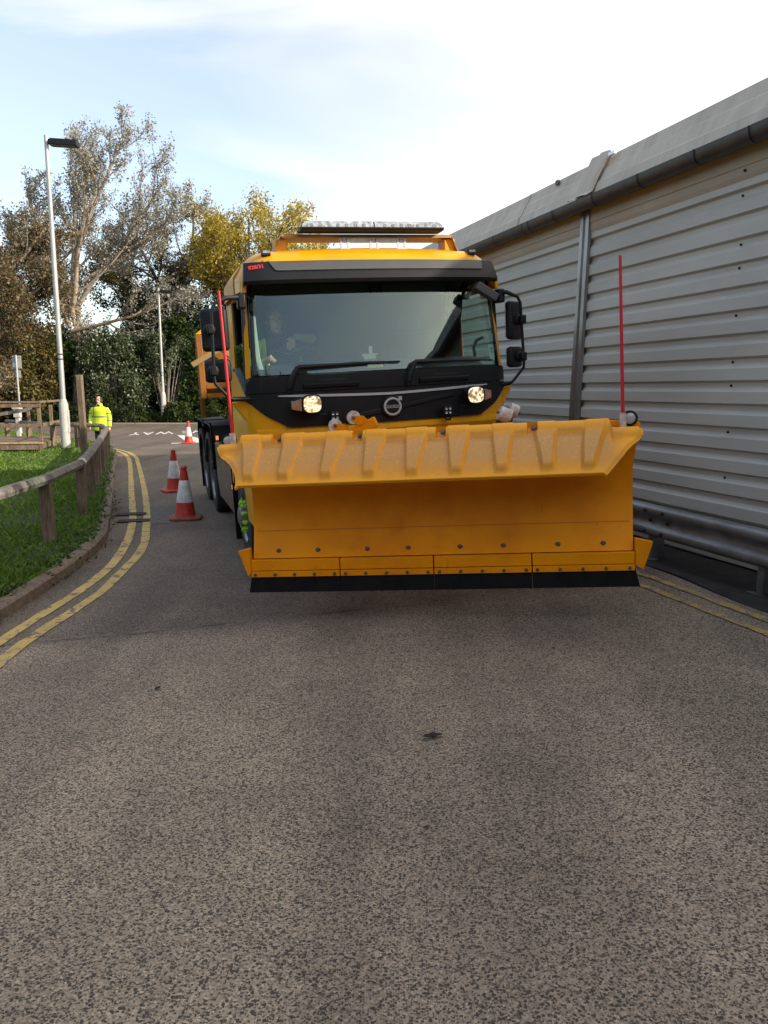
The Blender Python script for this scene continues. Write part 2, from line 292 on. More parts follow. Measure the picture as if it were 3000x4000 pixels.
tag(mb.build('grass_bank', GRS), 'green grass bank behind the kerb', 'grass', kind='structure')

def ribbon(mb, pts, wd, step=.15, dz=.006, jit=0):
    Q = resample(pts, step); nn = normals(Q)
    mb.grid([[(q.x + m.x * o * (1 + random.uniform(-jit, jit)), q.y + m.y * o * (1 + random.uniform(-jit, jit)), G(q.x, q.y) + dz) for o in (-wd / 2, wd / 2)] for q, m in zip(Q, nn)])
outer = [(-2.45, -5), (-2.5, 0), (-2.55, 3.0), (-2.63, 5.06), (-2.65, 5.43), (-2.64, 5.91), (-2.62, 6.4), (-2.61, 6.92), (-2.67, 7.53), (-2.76, 8.38), (-2.92, 9.2), (-3.2, 10.18), (-3.53, 11.3), (-4.15, 13.26), (-5.16, 16.29), (-6.27, 19.54), (-6.89, 21.27), (-7.75, 23.08), (-8.8, 24.6), (-10.2, 26.6), (-12.5, 29.4)]
inner = [(-2.84, 5.35), (-2.72, -5), (-2.76, 0), (-2.82, 3.6), (-2.84, 4.8), (-2.84, 5.65), (-2.84, 6.02), (-2.83, 6.36), (-2.82, 6.87), (-2.86, 7.64), (-2.95, 8.31), (-3.12, 9.12), (-3.4, 10.18), (-3.74, 11.3), (-4.68, 14.13), (-5.83, 17.62), (-6.87, 20.66), (-7.7, 22.6), (-8.7, 24.2)]
mb = MB(); ribbon(mb, outer, .10, jit=.12); ribbon(mb, inner[1:], .10, jit=.12); tag(mb.build('left_yellow_lines', YLINE, smooth=0), 'double yellow lines curving along the left kerb', 'road marking', kind='structure')
mb = MB()
ribbon(mb, [xy(-1.72, t) for t in (-3.2, -1.5, 0, 1.2, 3, 6, 9)], .09, jit=.25); ribbon(mb, [xy(-1.50, t) for t in (-3.2, -1.5, 0, 1.2, 3, 6, 9)], .09, jit=.25)
tag(mb.build('right_yellow_lines', YLINE2, smooth=0), 'broken double yellow lines beside the guard rail', 'road marking', kind='structure')
# give way lettering, read from the far side
lt = text_mesh('road_lettering', 'GIVE WAY', 1.0, 0.0, WLINE, None, Matrix(((-.60, .74, 0, -8.95), (-.42, -2.7, 0, 33.3), (0, 0, 1, .012), (0, 0, 0, 1))), bold=.012); tag(lt, 'white GIVE WAY lettering painted on the junction road', 'road marking', kind='structure')
mb = MB(); mb.add([(*p, .007) for p in [(-7.3, 26.3), (-5.9, 27.3), (-6.0, 27.75), (-7.35, 26.7)]], [(0, 1, 2, 3)]); mb.add([(*p, .008) for p in [(-8.36, 31.19), (-7.95, 31.19), (-6.1, 27.35), (-6.9, 27.0)]], [(0, 1, 2, 3)])
tag(mb.build('road_triangle', WLINE, smooth=0), 'white give way triangle painted behind the farthest cone', 'road marking', kind='structure')
TAR = mat('tar', (.012, .011, .011), .6)
mb = MB(); cr = resample([(-3.0, 5.3), (-2.79, 5.37), (-2.51, 5.48), (-2.04, 5.61), (-1.55, 5.79), (-1.22, 5.93), (-.86, 6.04), (-.27, 6.14), (.35, 6.23)], .04)
for i in range(len(cr) - 1):
    if (math.sin(i * .21) + math.sin(i * .083 + 1)) > -.75:
        wd = .006 + .004 * math.sin(i * .5) + .003 * random.random(); j1 = random.uniform(-.006, .006)
        a_, b_ = cr[i], cr[i + 1]; mb.add([(a_.x, a_.y - wd / 2 + j1, G(a_.x, a_.y) + .006), (b_.x, b_.y - wd / 2 + j1, G(b_.x, b_.y) + .006), (b_.x, b_.y + wd / 2 + j1, G(b_.x, b_.y) + .006), (a_.x, a_.y + wd / 2 + j1, G(a_.x, a_.y) + .006)], [(0, 1, 2, 3)])
tag(mb.build('road_crack', TAR, smooth=0), 'thin dark crack running across the road', 'crack', kind='structure')
# gully surround and gratings
CON = mat('patch_concrete', (.15, .13, .11), .85, c2=(.09, .078, .066), vs_=10, bump=.2, bs=60)
RUST = mat('rusty_iron', (.075, .045, .032), .7, .3, c2=(.03, .022, .018), vs_=30, bump=.3, bs=80)
for yy, lab in ((11.3, 'rusty slotted drain grating across the yellow lines, the farther of two'), (10.72, 'rusty slotted drain grating across the yellow lines, the nearer of two')):
    g = empty('drain_grating', loc=(-3.95 + (11.3 - yy) * .4 + .17, yy, .009), rz=R_(15)); tag(g, lab, 'drain cover', 'gully gratings in the gutter')
    mb = MB(); mb.box(-.21, .23, -.10, -.08, 0, .012); mb.box(-.21, .23, .08, .10, 0, .012); mb.box(-.21, -.19, -.08, .08, 0, .012); mb.box(.21, .23, -.08, .08, 0, .012); mb.build('frame', RUST, g)
    mb = MB(); [mb.box(-.185 + k * .04, -.165 + k * .04, -.079, .079, 0, .010) for k in range(10)]; mb.build('bars', RUST, g)
    mb = MB(); mb.box(-.189, .209, -.079, .079, -.003, .001); mb.build('opening', TAR, g)
mb = MB(); mb.add([(*p, .0045) for p in [(-3.72, 12.1), (-3.28, 12.2), (-2.98, 10.55), (-3.35, 10.5)]], [(0, 1, 2, 3)]); tag(mb.build('concrete_patch', CON, smooth=0), 'pale concrete patch beside the drain', 'patch', kind='structure')
# far pavement and far verge
mb = MB(); mb.grid([[(-70, y, .012), (60, y - 1.5, .012)] for y in (41.6, 43.6)]); tag(mb.build('far_pavement', mat('pale_gravel', (.30, .25, .19), .9, c2=(.22, .18, .14), vs_=2, bump=.2), smooth=0), 'pale far edge of the junction road', 'pavement', kind='structure')
mb = MB(); mb.grid([[(x, y, .02 + (y - 43) * .02) for x in (-120, -40, 0, 60, 120)] for y in (43.2, 47, 60, 200)]); tag(mb.build('woodland_floor', mat('dark_soil', (.02, .022, .012), .95, c2=(.03, .03, .015), vs_=2)), 'dark soil under the trees beyond the road', 'soil', kind='structure')
SOILR = mat('gutter_dirt', (.035, .03, .026), .95, c2=(.015, .014, .013), vs_=5, bump=.6, bs=20)
mb = MB(); mb.grid([[(*xy(s, t), gst(s, t) + .012 + .006 * math.sin(t * 3 + s * 9)) for s in (-1.33 + .05 * math.sin(t * 2.3), -1.2, -1.0, -.8, -.6)] for t in [x * .25 for x in range(-40, 50)]]); tag(mb.build('wall_foot_dirt', SOILR), 'dark debris between the guard rail and the wall', 'dirt', kind='structure')

# ---------------------------------------------------------------- metal-clad building
B0 = Matrix.Translation((3.95, 6.76, 0)) @ RZ(WA)
bd = empty('metal_clad_building', B0); tag(bd, 'long low grey building clad in horizontal ribbed metal sheets with a dark gutter', 'building')
CLAD = mat('grey_cladding', (.56, .53, .46), .55, .0, c2=(.47, .445, .385), vs_=2.2, bump=.03, bs=6, stretch=(1, .25, 1))
BEI = mat('stained_flashing', (.50, .40, .28), .6, .0, c2=(.36, .28, .19), vs_=1.6, stretch=(1, .3, 1))
ROOFM = mat('weathered_roof', (.56, .50, .42), .65, .0, c2=(.44, .385, .31), vs_=2.4, lo=.3, hi=.62, bump=.1, bs=5, stretch=(1, 2.2, .35))
GUT = mat('dark_gutter', (.075, .066, .060), .42, .05, c2=(.05, .043, .038), vs_=8)
T0, T1 = -14.0, 11.0
def clad(t0, t1, z0=.27, z1=3.70, s0=-.65):
    pr = [(s0, z1)]; z = 3.70
    while z > z0 + .05:
        pr += [(s0 - .0, z), (s0, z - .104), (s0 + .042, z - .122), (s0 + .042, z - .166)]; z -= .2083
    pr.append((s0, z)); pr = [p for i, p in enumerate(pr) if i == 0 or p != pr[i - 1]]
    mb = MB(); mb.grid([[(s, t, zz) for s, zz in pr] for t in np.linspace(t0, t1, 12)]); return mb
clad(T0, 3.06).build('wall_cladding', CLAD, bd, smooth=0); clad(3.22, T1).build('wall_cladding', CLAD, bd, smooth=0)
mb = MB(); mb.box(-.60, 12, T0, T1, 0, 4.0); mb.build('core', CLAD, bd, smooth=0)
mb = MB(); mb.grid([[(s, t, z) for s, z in ((-.653, 3.66), (-.664, 3.70), (-.664, 3.765), (-.672, 3.775), (-.672, 4.02))] for t in (T0, -5, 0, 3.0)]); mb.build('head_flashing', BEI, bd, smooth=0)
mb = MB(); mb.grid([[(s, t, z) for s, z in ((-.653, 3.66), (-.664, 3.70), (-.664, 3.765), (-.672, 3.775), (-.672, 4.02))] for t in (3.2, 7, T1)]); mb.build('head_flashing', BEI, bd, smooth=0)
mb = MB()   # leaning channel over the sheet joint
pr = [(0, 0), (-.035, .012), (-.035, .075), (-.018, .085), (-.018, .125), (-.035, .135), (-.035, .195), (0, .207)]
mb.grid([[(-.652 + a_, 3.075 - (z - 1.44) * .042 + b_, z) for a_, b_ in pr] for z in (.25, 1.44, 2.6, 3.93)]); mb.build('joint_flashing', mat('galvanised_flashing', (.36, .365, .37), .35, .7, c2=(.20, .165, .14), vs_=1.3, stretch=(3, 3, .9)), bd, smooth=0)
mb = MB()
rp = [(-.80, 3.99), (-.72, 4.06), (-.64, 4.10), (-.60, 4.22), (-.575, 4.235), (-.50, 4.38), (-.48, 4.395), (-.42, 4.54), (-.36, 4.57), (6, 5.0), (12, 4.5)]
mb.grid([[(s, t, z + (.004 * math.sin(t * 1.7 + i) if 1 < i < 8 else 0)) for i, (s, z) in enumerate(rp)] for t in np.linspace(T0, T1, 60)]); mb.build('roof', ROOFM, bd, smooth=20)
for tt in (-1.1, 4.9, 8.2):                            # lap joints
    mb = MB(); mb.grid([[(s - .006, tt + d + .02 * math.sin(z * 9), z + .006) for s, z in rp[1:9]] for d in (0, .035)]); mb.build('roof_lap', ROOFM, bd)
mb = MB(); mb.grid([[(s - o, t, z + .012) for s, z in ((-.745, 4.06), (-.66, 4.11), (-.60, 4.24), (-.52, 4.40), (-.43, 4.58), (-.35, 4.60))] for t, o in ((2.98, .0), (3.02, .035), (3.12, .05), (3.2, .02), (3.34, .03), (3.38, .0))]); mb.build('ridge_cap', ROOFM, bd, smooth=20)
mb = MB(); mb.cbox((-.47, 2.90, 4.53), (.03, .12, .035)); mb.build('clip', SIL, bd); mb = MB(); mb.cbox((-.47, 4.12, 4.50), (.03, .07, .06)); mb.build('clip', GUT, bd)
gt = MB(); gp_ = [(-.80 + .082 * math.cos(a_), 3.985 + .105 * math.sin(a_)) for a_ in [math.pi * (1 + k / 12) for k in range(13)]]
gp_ = [(-.885, 4.00)] + gp_ + [(-.715, 4.0)]
gt.grid([[(s, t, z) for s, z in gp_] for t in (T0, -5, 0, 5, T1)]); go = gt.build('gutter', GUT, bd, smooth=60)
for tt in (-8.6, -6.8, -5.0, -3.2, -1.5, .29, .96, 1.80, 2.63, 3.49, 4.12, 4.29, 5.14, 6.3, 7.5, 8.7):
    mb = MB(); mb.grid([[(-.80 + (s + .80) * 1.06, tt + d, 3.985 + (z - 3.985) * 1.06) for s, z in gp_] for d in (0, .02)]); mb.build('bracket', BLK, go, smooth=60)
mb = MB(); mb.grid([[(-.80 + (s + .80) * 1.05, d, 3.985 + (z - 3.985) * 1.05) for s, z in gp_] for d in (.0, .28)]); mb.build('coupling', GUT, go, smooth=60)
DKB = mat('dark_bolt', (.02, .018, .016), .5, .5)
for tt, zs in ((.55, (3.73, 3.52, 3.11, 2.91, 2.5, 2.09, 1.88, 1.46, 1.04, .63)), (5.6, (3.52, 3.11, 2.7)), (-2.0, (3.11, 2.5, 1.88))):
    for z in zs: mb = MB(); mb.lathe([(.012, 0), (.012, .012), (.007, .018)], 8, TR(-.652 if z not in (3.73, 3.52) else -.668, tt, z) @ RY(-math.pi / 2)); mb.build('bolt', DKB, bd)

# guard rail: two-wave beam on posts
gr = empty('guard_rail', B0); tag(gr, 'galvanised steel crash barrier along the foot of the grey wall', 'crash barrier')
GALV = mat('galvanised_steel', (.30, .32, .33), .38, .6, c2=(.17, .165, .16), vs_=5, bump=.12, bs=25, stretch=(1, .5, 1))
bpf = [(-1.07, .755), (-1.10, .755), (-1.155, .735), (-1.175, .70), (-1.165, .665), (-1.11, .635), (-1.10, .60), (-1.11, .565), (-1.165, .535), (-1.175, .50), (-1.155, .462), (-1.10, .44), (-1.07, .44)]
def beam(t0, t1, o=0):
    mb = MB(); mb.shell([[(s - o, t, z) for s, z in bpf] for t in (t0, t1)], (.006, 0, 0)); return mb
beam(.93, 9.5).build('beam', GALV, gr, smooth=60); beam(-7, 1.02, .008).build('beam', GALV, gr, smooth=60)
for t in (-6, -4.6, -3.2, -1.8, -.41, 1.0, 2.4, 3.8, 5.2, 6.6, 8.0):
    g0 = gst(-1.05, t); mb = MB(); mb.box(-1.09, -.96, t - .035, t - .029, g0 - .02, .70); mb.box(-1.09, -1.082, t - .029, t + .035, g0 - .02, .70); mb.box(-1.14, -.93, t - .09, t + .09, g0 - .01, g0 + .012); mb.build('post', GALV, gr)
for t in (.97, .72): 
    for z in (.70, .60, .50): mb = MB(); mb.lathe([(.018, 0), (.018, .01), (.01, .02)], 8, TR(-1.19 if z != .6 else -1.125, t, z) @ RY(-math.pi / 2)); mb.build('bolt', DKB, gr)

# ---------------------------------------------------------------- gritter lorry (local: x right in the picture, y back, z up)
OX, OY, OZ = .08 + .06 * .954, 7.18 + .06 * .299, .06 + .003
TM = frame((OX - .005, OY - .002, OZ), R_(17.4), R_(3.1)) @ Matrix.Diagonal((1.03, 1, 1, 1))
tk = empty('gritter_lorry', TM); tag(tk, 'yellow winter gritter lorry with black grille and light bar, facing the camera', 'lorry')
def cv(x): a = abs(x); return .125 * (a / 1.2) ** 2 + (.11 * ((a - .93) / .31) ** 2.4 if a > .93 else 0)
def bu(u): return 0 if u < 1.95 else (.20 * (u - 1.95) if u < 2.75 else .16 + .30 * (u - 2.75))
def FS(x, u, o=0): return (x, bu(u) + cv(x) - o, u)
def rows(rw, n=26, o=0): return [[FS(xl + (xr - xl) * i / n, u, o) for i in range(n + 1)] for u, xl, xr in rw]
def fpatch(name, rw, o, th, m, par, n=26, bevel=0, smooth=50):
    mb = MB(); mb.shell(rows(rw, n, o), (0, th, 0)); return mb.build(name, m, par, smooth=smooth, bevel=bevel)
SX = lambda u: 1.235 - max(0, u - 2.0) * .05
# bumper and lower corners, all yellow, one shell
cab = fpatch('cab_body', [(.52, -1.2, 1.2), (.9, -1.235, 1.235), (1.38, -1.24, 1.24)], 0.02, .05, YEL, tk, 40)
mb = MB(); mb.shell(rows([(1.395, -1.24, 1.24), (1.50, -1.24, 1.24), (1.56, -1.24, 1.24), (1.76, -1.24, 1.24)], 40, .012), (0, .03, 0)); mb.build('bumper', YEL, tk, smooth=50)
# raised chamfer of the bumper under the grille
mb = MB(); mb.shell([[FS(x, u, o) for x in np.linspace(-1.18, 1.18, 40)] for u, o in ((1.395, .03), (1.44, .055), (1.475, .05), (1.49, .014))], (0, .02, 0)); mb.build('bumper_lip', YEL, tk, smooth=30)
fpatch('intake_recess', [(1.30, -.95, .95), (1.385, -.90, .90)], .026, .01, BLK, tk)
# grille panel: black, corners cut in a rising curve
def gx(u):   # half width of the black panel at height u
    if u < 1.56: return .91 + (u - 1.50) / .06 * .10
    if u < 1.74: return 1.01 + ((u - 1.56) / .18) ** .75 * .215
    return 1.237
g_rows = [(1.497, -.86, .86)] + [(u, -gx(u), gx(u)) for u in (1.50, 1.53, 1.56, 1.59, 1.62, 1.65, 1.68, 1.71, 1.74, 1.80, 1.805)]
gri = fpatch('grille_panel', g_rows, .03, .04, BLK, tk, 44)
fpatch('scuttle_panel', [(1.812, -1.238, 1.238), (1.88, -1.237, 1.237), (1.935, -1.23, 1.23), (1.955, -1.20, 1.20)], .028, .04, BLK, tk, 44)
for x in (-1.115, 1.115):
    mb = MB(); mb.shell([[FS(x + d, u, .031) for d in (-.004, .004)] for u in (1.815, 1.88, 1.93)], (0, .01, 0)); mb.build('panel_gap', TYRE, tk)
for x in (-.93, .92):
    mb = MB(); mb.shell([[FS(x + d, u, .033) for d in (-.003, .003)] for u in (1.50, 1.6, 1.66)], (0, .01, 0)); mb.build('panel_gap', TYRE, tk)
# silver strip with shallow dip
mb = MB(); xs = np.linspace(-.985, .985, 50); mb.shell([[FS(x, 1.752 + .030 * (abs(x) / .98) ** 1.3 + d * (.4 + .6 * min(1, (.99 - abs(x)) * 5)), .04) for x in xs] for d in (-.011, 0, .011)], (0, .012, 0)); mb.build('silver_strip', TRIM, tk)
# diagonal rib
mb = MB(); mb.shell([[FS(x, 1.545 + (x + .43) * .155 + d * (1.0 - .5 * max(0, x)), .034 + (.012 if 0 < i < 3 else 0)) for x in np.linspace(-.43, .62, 20)] for i, d in enumerate((-.026, -.015, .014, .026))], (0, .02, 0)); mb.build('diagonal_rib', BLK, gri, smooth=20)
# badge
bz = .055; MBd = lambda z: TR(.013, -bz - z, 1.632) @ RX(math.pi / 2)
mb = MB(); mb.lathe([(.098, -.01), (.098, .008), (.092, .012)], 32, MBd(0)); mb.prism([(.03, .0), (.099, .0), (.099, .099), (.0, .099)], .010, MBd(0)); bdg = mb.build('badge', BLK, tk, smooth=30, bevel=.003)
mb = MB(); ro, ri = .084, .063; n_ = 40; ring = []
for i in range(n_ + 1): a_ = 2 * math.pi * i / n_; ring.append([(r_ * math.cos(a_), r_ * math.sin(a_)) for r_ in (ri, ri + .004, ro - .004, ro)])
M_ = MBd(.012); mb.grid([[M_ @ Vector((p[0], p[1], (.0, .007, .007, 0)[k])) for k, p in enumerate(rg)] for rg in ring])
mb.prism([(-.068, -.013), (.068, -.013), (.068, .013), (-.068, .013)], .006, MBd(.012)); mb.prism([(.045, .088), (.086, .088), (.086, .047), (.074, .060), (.060, .046), (.046, .060), (.060, .074)], .007, MBd(.012))
mb.build('badge_ring', TRIM, bdg, smooth=30)
text_mesh('badge_lettering', 'VOLVO', .028, .0006, BLK, bdg, TR(.013, -bz - .0195, 1.632) @ RX(math.pi / 2), bold=.0012, sx=1.45)
# vents with shelf
for cx in (-.52, .535):
    mb = MB(); mb.shell([[FS(cx + x, u, o) for x in (-.245, -.2, -.1, 0, .1, .2, .245)] for u, o in ((1.832, .035), (1.842, .055), (1.868, .06), (1.880, .045))], (0, .03, 0)); mb.build('grab_shelf', BLK, tk, smooth=20)
    mb = MB(); mb.shell([[FS(cx + x + .02, u, .031) for x in (-.12, 0, .12)] for u in (1.893, 1.912)], (0, .01, 0)); mb.build('vent_slot', TYRE, tk)
    mb = MB(); mb.shell([[FS(cx + x, u, .031) for x in (-.16, 0, .12)] for u in (1.815, 1.829)], (0, .01, 0)); mb.build('vent_slot', TYRE, tk)
# windscreen glass with black frit frame
ws = fpatch('windscreen', [(u, -1.175 + (u - 2) * .045, 1.175 - (u - 2) * .045) for u in np.linspace(1.935, 2.80, 10)], .0, .006, GLASS, tk, 40)
FR = mat('black_frit', (.006, .007, .008), .12)
for sgn in (-1, 1):
    mb = MB(); mb.shell([[FS(sgn * (x - (u - 2) * .045), u, .004) for x in (1.138 - (.05 * max(0, (2.02 - u) / .08) ** 2), 1.16, 1.178)] for u in (1.935, 1.96, 1.99, 2.02, 2.3, 2.5, 2.78)], (0, .003, 0)); mb.build('frit_band', FR, ws, smooth=60)
    mb = MB(); mb.shell([[FS(sgn * x, u, -.002) for x in (1.185 - (u - 2) * .045, 1.222 - (u - 2) * .045)] for u in (1.945, 2.3, 2.76)], (0, .03, 0)); mb.build('windscreen_pillar', YEL, tk, smooth=40)
fpatch('frit_band', [(1.935, -1.12, 1.12), (1.968, -1.12, 1.12)], .0045, .003, FR, ws, 30)
# sun visor hood
mb = MB(); xs = np.linspace(-1.2, 1.165, 40)
def hood(x, u, o): return (x, .10 + cv(x) * .85 - o, u)
mb.shell([[hood(x * (1 - (u - 2.72) * .12), u - (.018 * max(0, abs(x) - .95) / .25 if u < 2.75 else 0) , o) for x in xs] for u, o in ((2.765, .08), (2.752, .10), (2.78, .118), (2.845, .09), (2.945, .03), (2.955, -.02))], (0, .06, 0)); vz = mb.build('sun_visor', BLK, tk, smooth=28)
mb = MB(); mb.shell([[hood(x0 + (x1 - x0) * i / 30, u, o) for i in range(31)] for u, o, x0, x1 in ((2.858, .094, -.90, .98), (2.868, .090, -.93, .99), (2.942, .043, -.97, 1.0))], (0, .02, 0)); mb.build('visor_inset', GRYP, vz, smooth=30, bevel=.003)
ft = text_mesh('fleet_number', '828/31', .046, .0, mat('red_marker', (.62, .03, .035), .6), vz, TR(-1.075, 0, 2.900) @ RX(math.pi / 2) @ RZ(.08), bold=.0018, sx=1.0)
for v_ in ft.data.vertices: v_.co = hood(v_.co.x, v_.co.z, .070 - (v_.co.z - 2.88) * .75 + .006)
# roof shell
rr = []
for y, dz, wx in ((.12, -.15, 1.10), (.15, -.10, 1.11), (.21, -.05, 1.12), (.35, -.012, 1.13), (.5, 0, 1.135), (.9, .005, 1.135), (1.3, 0, 1.135), (1.46, -.03, 1.12), (1.54, -.09, 1.10)):
    row = []
    for i in range(-14, 15):
        q = i / 14; a_ = abs(q) ** .8; x = (1 if q > 0 else -1) * a_ * wx * 1.085
        row.append((x, y + (cv(x) * .75 if y < .5 else 0), 3.105 + dz - .04 * a_ ** 2 - (.20 * max(0, (a_ - .74) / .26) ** 2.6)))
    row = [(row[0][0] - .005, row[0][1], 2.74), (row[0][0] - .004, row[0][1], 2.80)] + row + [(row[-1][0] + .004, row[-1][1], 2.80), (row[-1][0] + .005, row[-1][1], 2.74)]
    rr.append(row)
mb = MB(); mb.shell(rr, (0, 0, -.03)); mb.build('cab_roof', YEL, tk, smooth=50)
# cab sides: door skin under the window, pillars, rear quarter
def sidep(polys, name, m, par, o=0, th=.035, bevel=.006):
    for sgn in (-1, 1):
        mb = MB()
        for poly in polys:
            k = len(poly); A = [(sgn * (SX(u) + o), y, u) for y, u in poly]; Bq = [(sgn * (SX(u) + o - th), y, u) for y, u in poly]
            mb.add(A + Bq, [tuple(range(k)), tuple(range(k, 2 * k))[::-1]] + [(i, (i + 1) % k, (i + 1) % k + k, i + k) for i in range(k)])
        mb.build(name, m, par, bevel=bevel, smooth=30)
sidep([[(.27, 1.0), (1.12, 1.0), (1.12, 2.02), (.95, 2.02), (.27, 1.79)]], 'door', YEL, tk)
sidep([[(1.135, 1.0), (1.55, 1.0), (1.55, 2.78), (1.135, 2.78)]], 'rear_quarter', YEL, tk)
sidep([[(.20, 2.69), (1.13, 2.69), (1.13, 2.78), (.20, 2.78)]], 'window_header', YEL, tk)
sidep([[(.29, 1.80), (.33, 1.80), (.33, 2.68), (.29, 2.68)]], 'window_post', BLK, tk, o=.002)
sidep([[(.30, 1.80), (.96, 2.03), (1.12, 2.03), (1.12, 2.06), (.94, 2.06), (.30, 1.835)]], 'window_seal', BLK, tk, o=.004, th=.03)
for sgn in (-1, 1):
    mb = MB(); top = 2.66 if sgn > 0 else 2.27
    mb.shell([[(sgn * (SX(u) - .018), y, u) for y in (.34, 1.10)] for u in ((1.82, top))], (sgn * -.005, 0, 0)); mb.build('side_window', SGLASS, tk)
# side valance between door and wheel, wheel arches, step wing
sidep([[(.27, .55), (.86, .55), (.95, .80), (1.10, 1.0), (.27, 1.0)]], 'step_panel', YEL, tk, o=-.003)
sidep([[(1.9, .95), (1.98, .80), (2.05, .80), (2.05, 1.25), (1.56, 1.25), (1.56, 1.10), (1.75, 1.06)]], 'arch_panel', YEL, tk, o=-.003)
for sgn in (-1, 1):
    mb = MB(); mb.add([(sgn * 1.225, .22, 1.765), (sgn * 1.225, .5, 1.75), (sgn * 1.225, .22, 1.55), (sgn * 1.36, .28, 1.745), (sgn * 1.345, .46, 1.735), (sgn * 1.225, .5, 1.56)], [(0, 3, 4, 1), (0, 2, 3), (3, 2, 5, 4), (4, 5, 1), (0, 1, 5, 2)]); mb.build('corner_deflector', YEL, tk, smooth=0, bevel=.006)
# rear wall and interior
mb = MB(); mb.box(-1.19, 1.19, 1.50, 1.55, 1.0, 2.9); mb.build('rear_wall', DARKIN, tk)
mb = MB(); mb.box(-1.18, 1.18, .32, 1.5, 1.20, 1.24); mb.build('cab_floor', DARKIN, tk)
mb = MB(); mb.shell([[(x, y + cv(x) * .8, u) for x in np.linspace(-1.12, 1.12, 20)] for y, u in ((.20, 1.93), (.32, 1.98), (.48, 2.04), (.62, 2.07), (.70, 2.03), (.74, 1.90), (.76, 1.5))], (0, .01, -.03)); mb.build('dashboard', DASH, tk, smooth=50)
mb = MB(); mb.shell([[(x, y, 2.80 - .02 * abs(x)) for x in np.linspace(-1.1, 1.1, 8)] for y in (.34, 1.5)], (0, 0, .01)); mb.build('headlining', DARKIN, tk)
mb = MB(); mb.shell([[(x, .30 + cv(x) * .8 + (2.78 - u) * .1, u) for x in np.linspace(-1.07, .72, 16)] for u in (2.66, 2.77)], (0, .012, 0)); mb.build('sun_blind', mat('blind_green', (.03, .045, .04), .7), tk)
for cx in (-.70, .72):
    st_ = MB(); st_.cbox((cx, 1.12, 1.62), (.50, .48, .14)); sq = st_.build('seat', DARKIN, tk, bevel=.05, seg=3)
    mb = MB(); mb.cbox((cx, 1.38, 2.02), (.48, .12, .72), Matrix.Rotation(-.12, 3, 'X')); mb.build('backrest', DARKIN, sq, bevel=.05, seg=3)
    mb = MB(); mb.cbox((cx, 1.42, 2.50), (.27, .10, .20)); mb.build('headrest', DARKIN, sq, bevel=.04, seg=3)
for sg in (-1, 1):
    mb = MB(); mb.box(*sorted((sg * 1.165, sg * 1.185)), 1.11, 1.49, 1.25, 2.78); mb.box(*sorted((sg * 1.165, sg * 1.185)), .3, 1.10, 1.25, 1.78); mb.build('door_trim', DARKIN, tk)
# steering wheel
SWC = Vector((-.68, .74, 2.185)); MS = Matrix.Translation(SWC) @ RX(R_(32))
mb = MB(); mb.tube([MS @ Vector((.215 * math.cos(a_), .215 * math.sin(a_), 0)) for a_ in [2 * math.pi * k / 36 for k in range(37)]], .017, 8); swh = mb.build('steering_wheel', BLK, tk)
mb = MB(); [mb.tube([MS @ Vector((.04 * math.cos(a_), .04 * math.sin(a_), -.03)), MS @ Vector((.21 * math.cos(a_), .21 * math.sin(a_), 0))], .013, 6) for a_ in (0.2, math.pi - .2, -math.pi / 2)]; mb.tube([MS @ Vector((0, 0, -.02)), MS @ Vector((0, 0, -.35))], .05, 10); mb.build('spokes', BLK, swh)
# inside: left pillar trim (pale), right hand mirror pods, sticker, paper on dash, wing grab handle
mb = MB(); mb.shell([[(x + d, .17 + bu(u) + .12, u) for d in (0, .05)] for x, u in ((-1.10, 2.02), (-1.12, 2.12), (-1.125, 2.3), (-1.125, 2.5), (-1.10, 2.68))], (0, .03, 0)); mb.build('pillar_trim', mat('pale_trim', (.36, .42, .36), .6), tk, bevel=.01)
mb = MB(); mb.cbox((.83, .40, 2.55), (.15, .03, .20), Matrix.Rotation(.12, 3, 'Y')); mb.tube([(.86, .36, 2.62), (.93, .36, 2.76)], .035, 8); mb.cbox((.90, .4, 2.66), (.16, .05, .10)); mb.build('mirror_pod', BLK, tk, bevel=.02, seg=3)
mb = MB(); mb.cbox((.985, .02, 2.64), (.23, .10, .075), Matrix.Rotation(.55, 3, 'Y')); mb.tube([(.93, .16, 2.74), (.93, .04, 2.68)], .02, 8); mb.build('kerb_mirror', GRYP, tk, bevel=.03, seg=3)
mb = MB(); mb.cbox((.012, .10 + .17, 2.70), (.13, .05, .09)); mb.build('camera_pod', BLK, tk, bevel=.015)
ST = mat('pale_sticker', (.50, .68, .60), .5)
sk = MB(); sk.shell([[FS(1.095 + x, u, -.0075) for x in ((-.035, .035) if u > 2.04 else (-.022, .022))] for u in (2.0, 2.045, 2.16)], (0, .001, 0)); so = sk.build('windscreen_sticker', ST, tk, smooth=0)
mb = MB(); [mb.shell([[FS(1.095 + x, u + d, -.0066) for x in (-w_, w_)] for d in (0, .006)], (0, .0006, 0)) for u, w_ in ((2.125, .02), (2.112, .024), (2.085, .022))]; mb.build('sticker_print', mat('sticker_ink', (.05, .12, .11), .6), so, smooth=0)
mb = MB(); mb.shell([[FS(1.06 + x, u, -.0075) for x in (-.035, .035)] for u in (2.60, 2.70)], (0, .001, 0)); mb.build('windscreen_sticker', mat('green_tint', (.14, .22, .13), .5), tk, smooth=0)
mb = MB(); mb.cbox((-.02, .42, 2.10), (.16, .10, .015), Matrix.Rotation(.5, 3, 'X')); mb.cbox((-.02, .44, 2.14), (.03, .02, .12)); mb.build('paper_clipboard', mat('paper', (.6, .58, .5), .7), tk)
mb = MB(); mb.cbox((-.04, .24, 2.005), (.14, .03, .022)); mb.build('dash_label', mat('yellow_label', (.5, .5, .08), .6), tk)
mb = MB(); mb.cbox((.03, .30, 2.06), (.075, .05, .12)); mb.build('dash_camera', BLK, tk, bevel=.015)
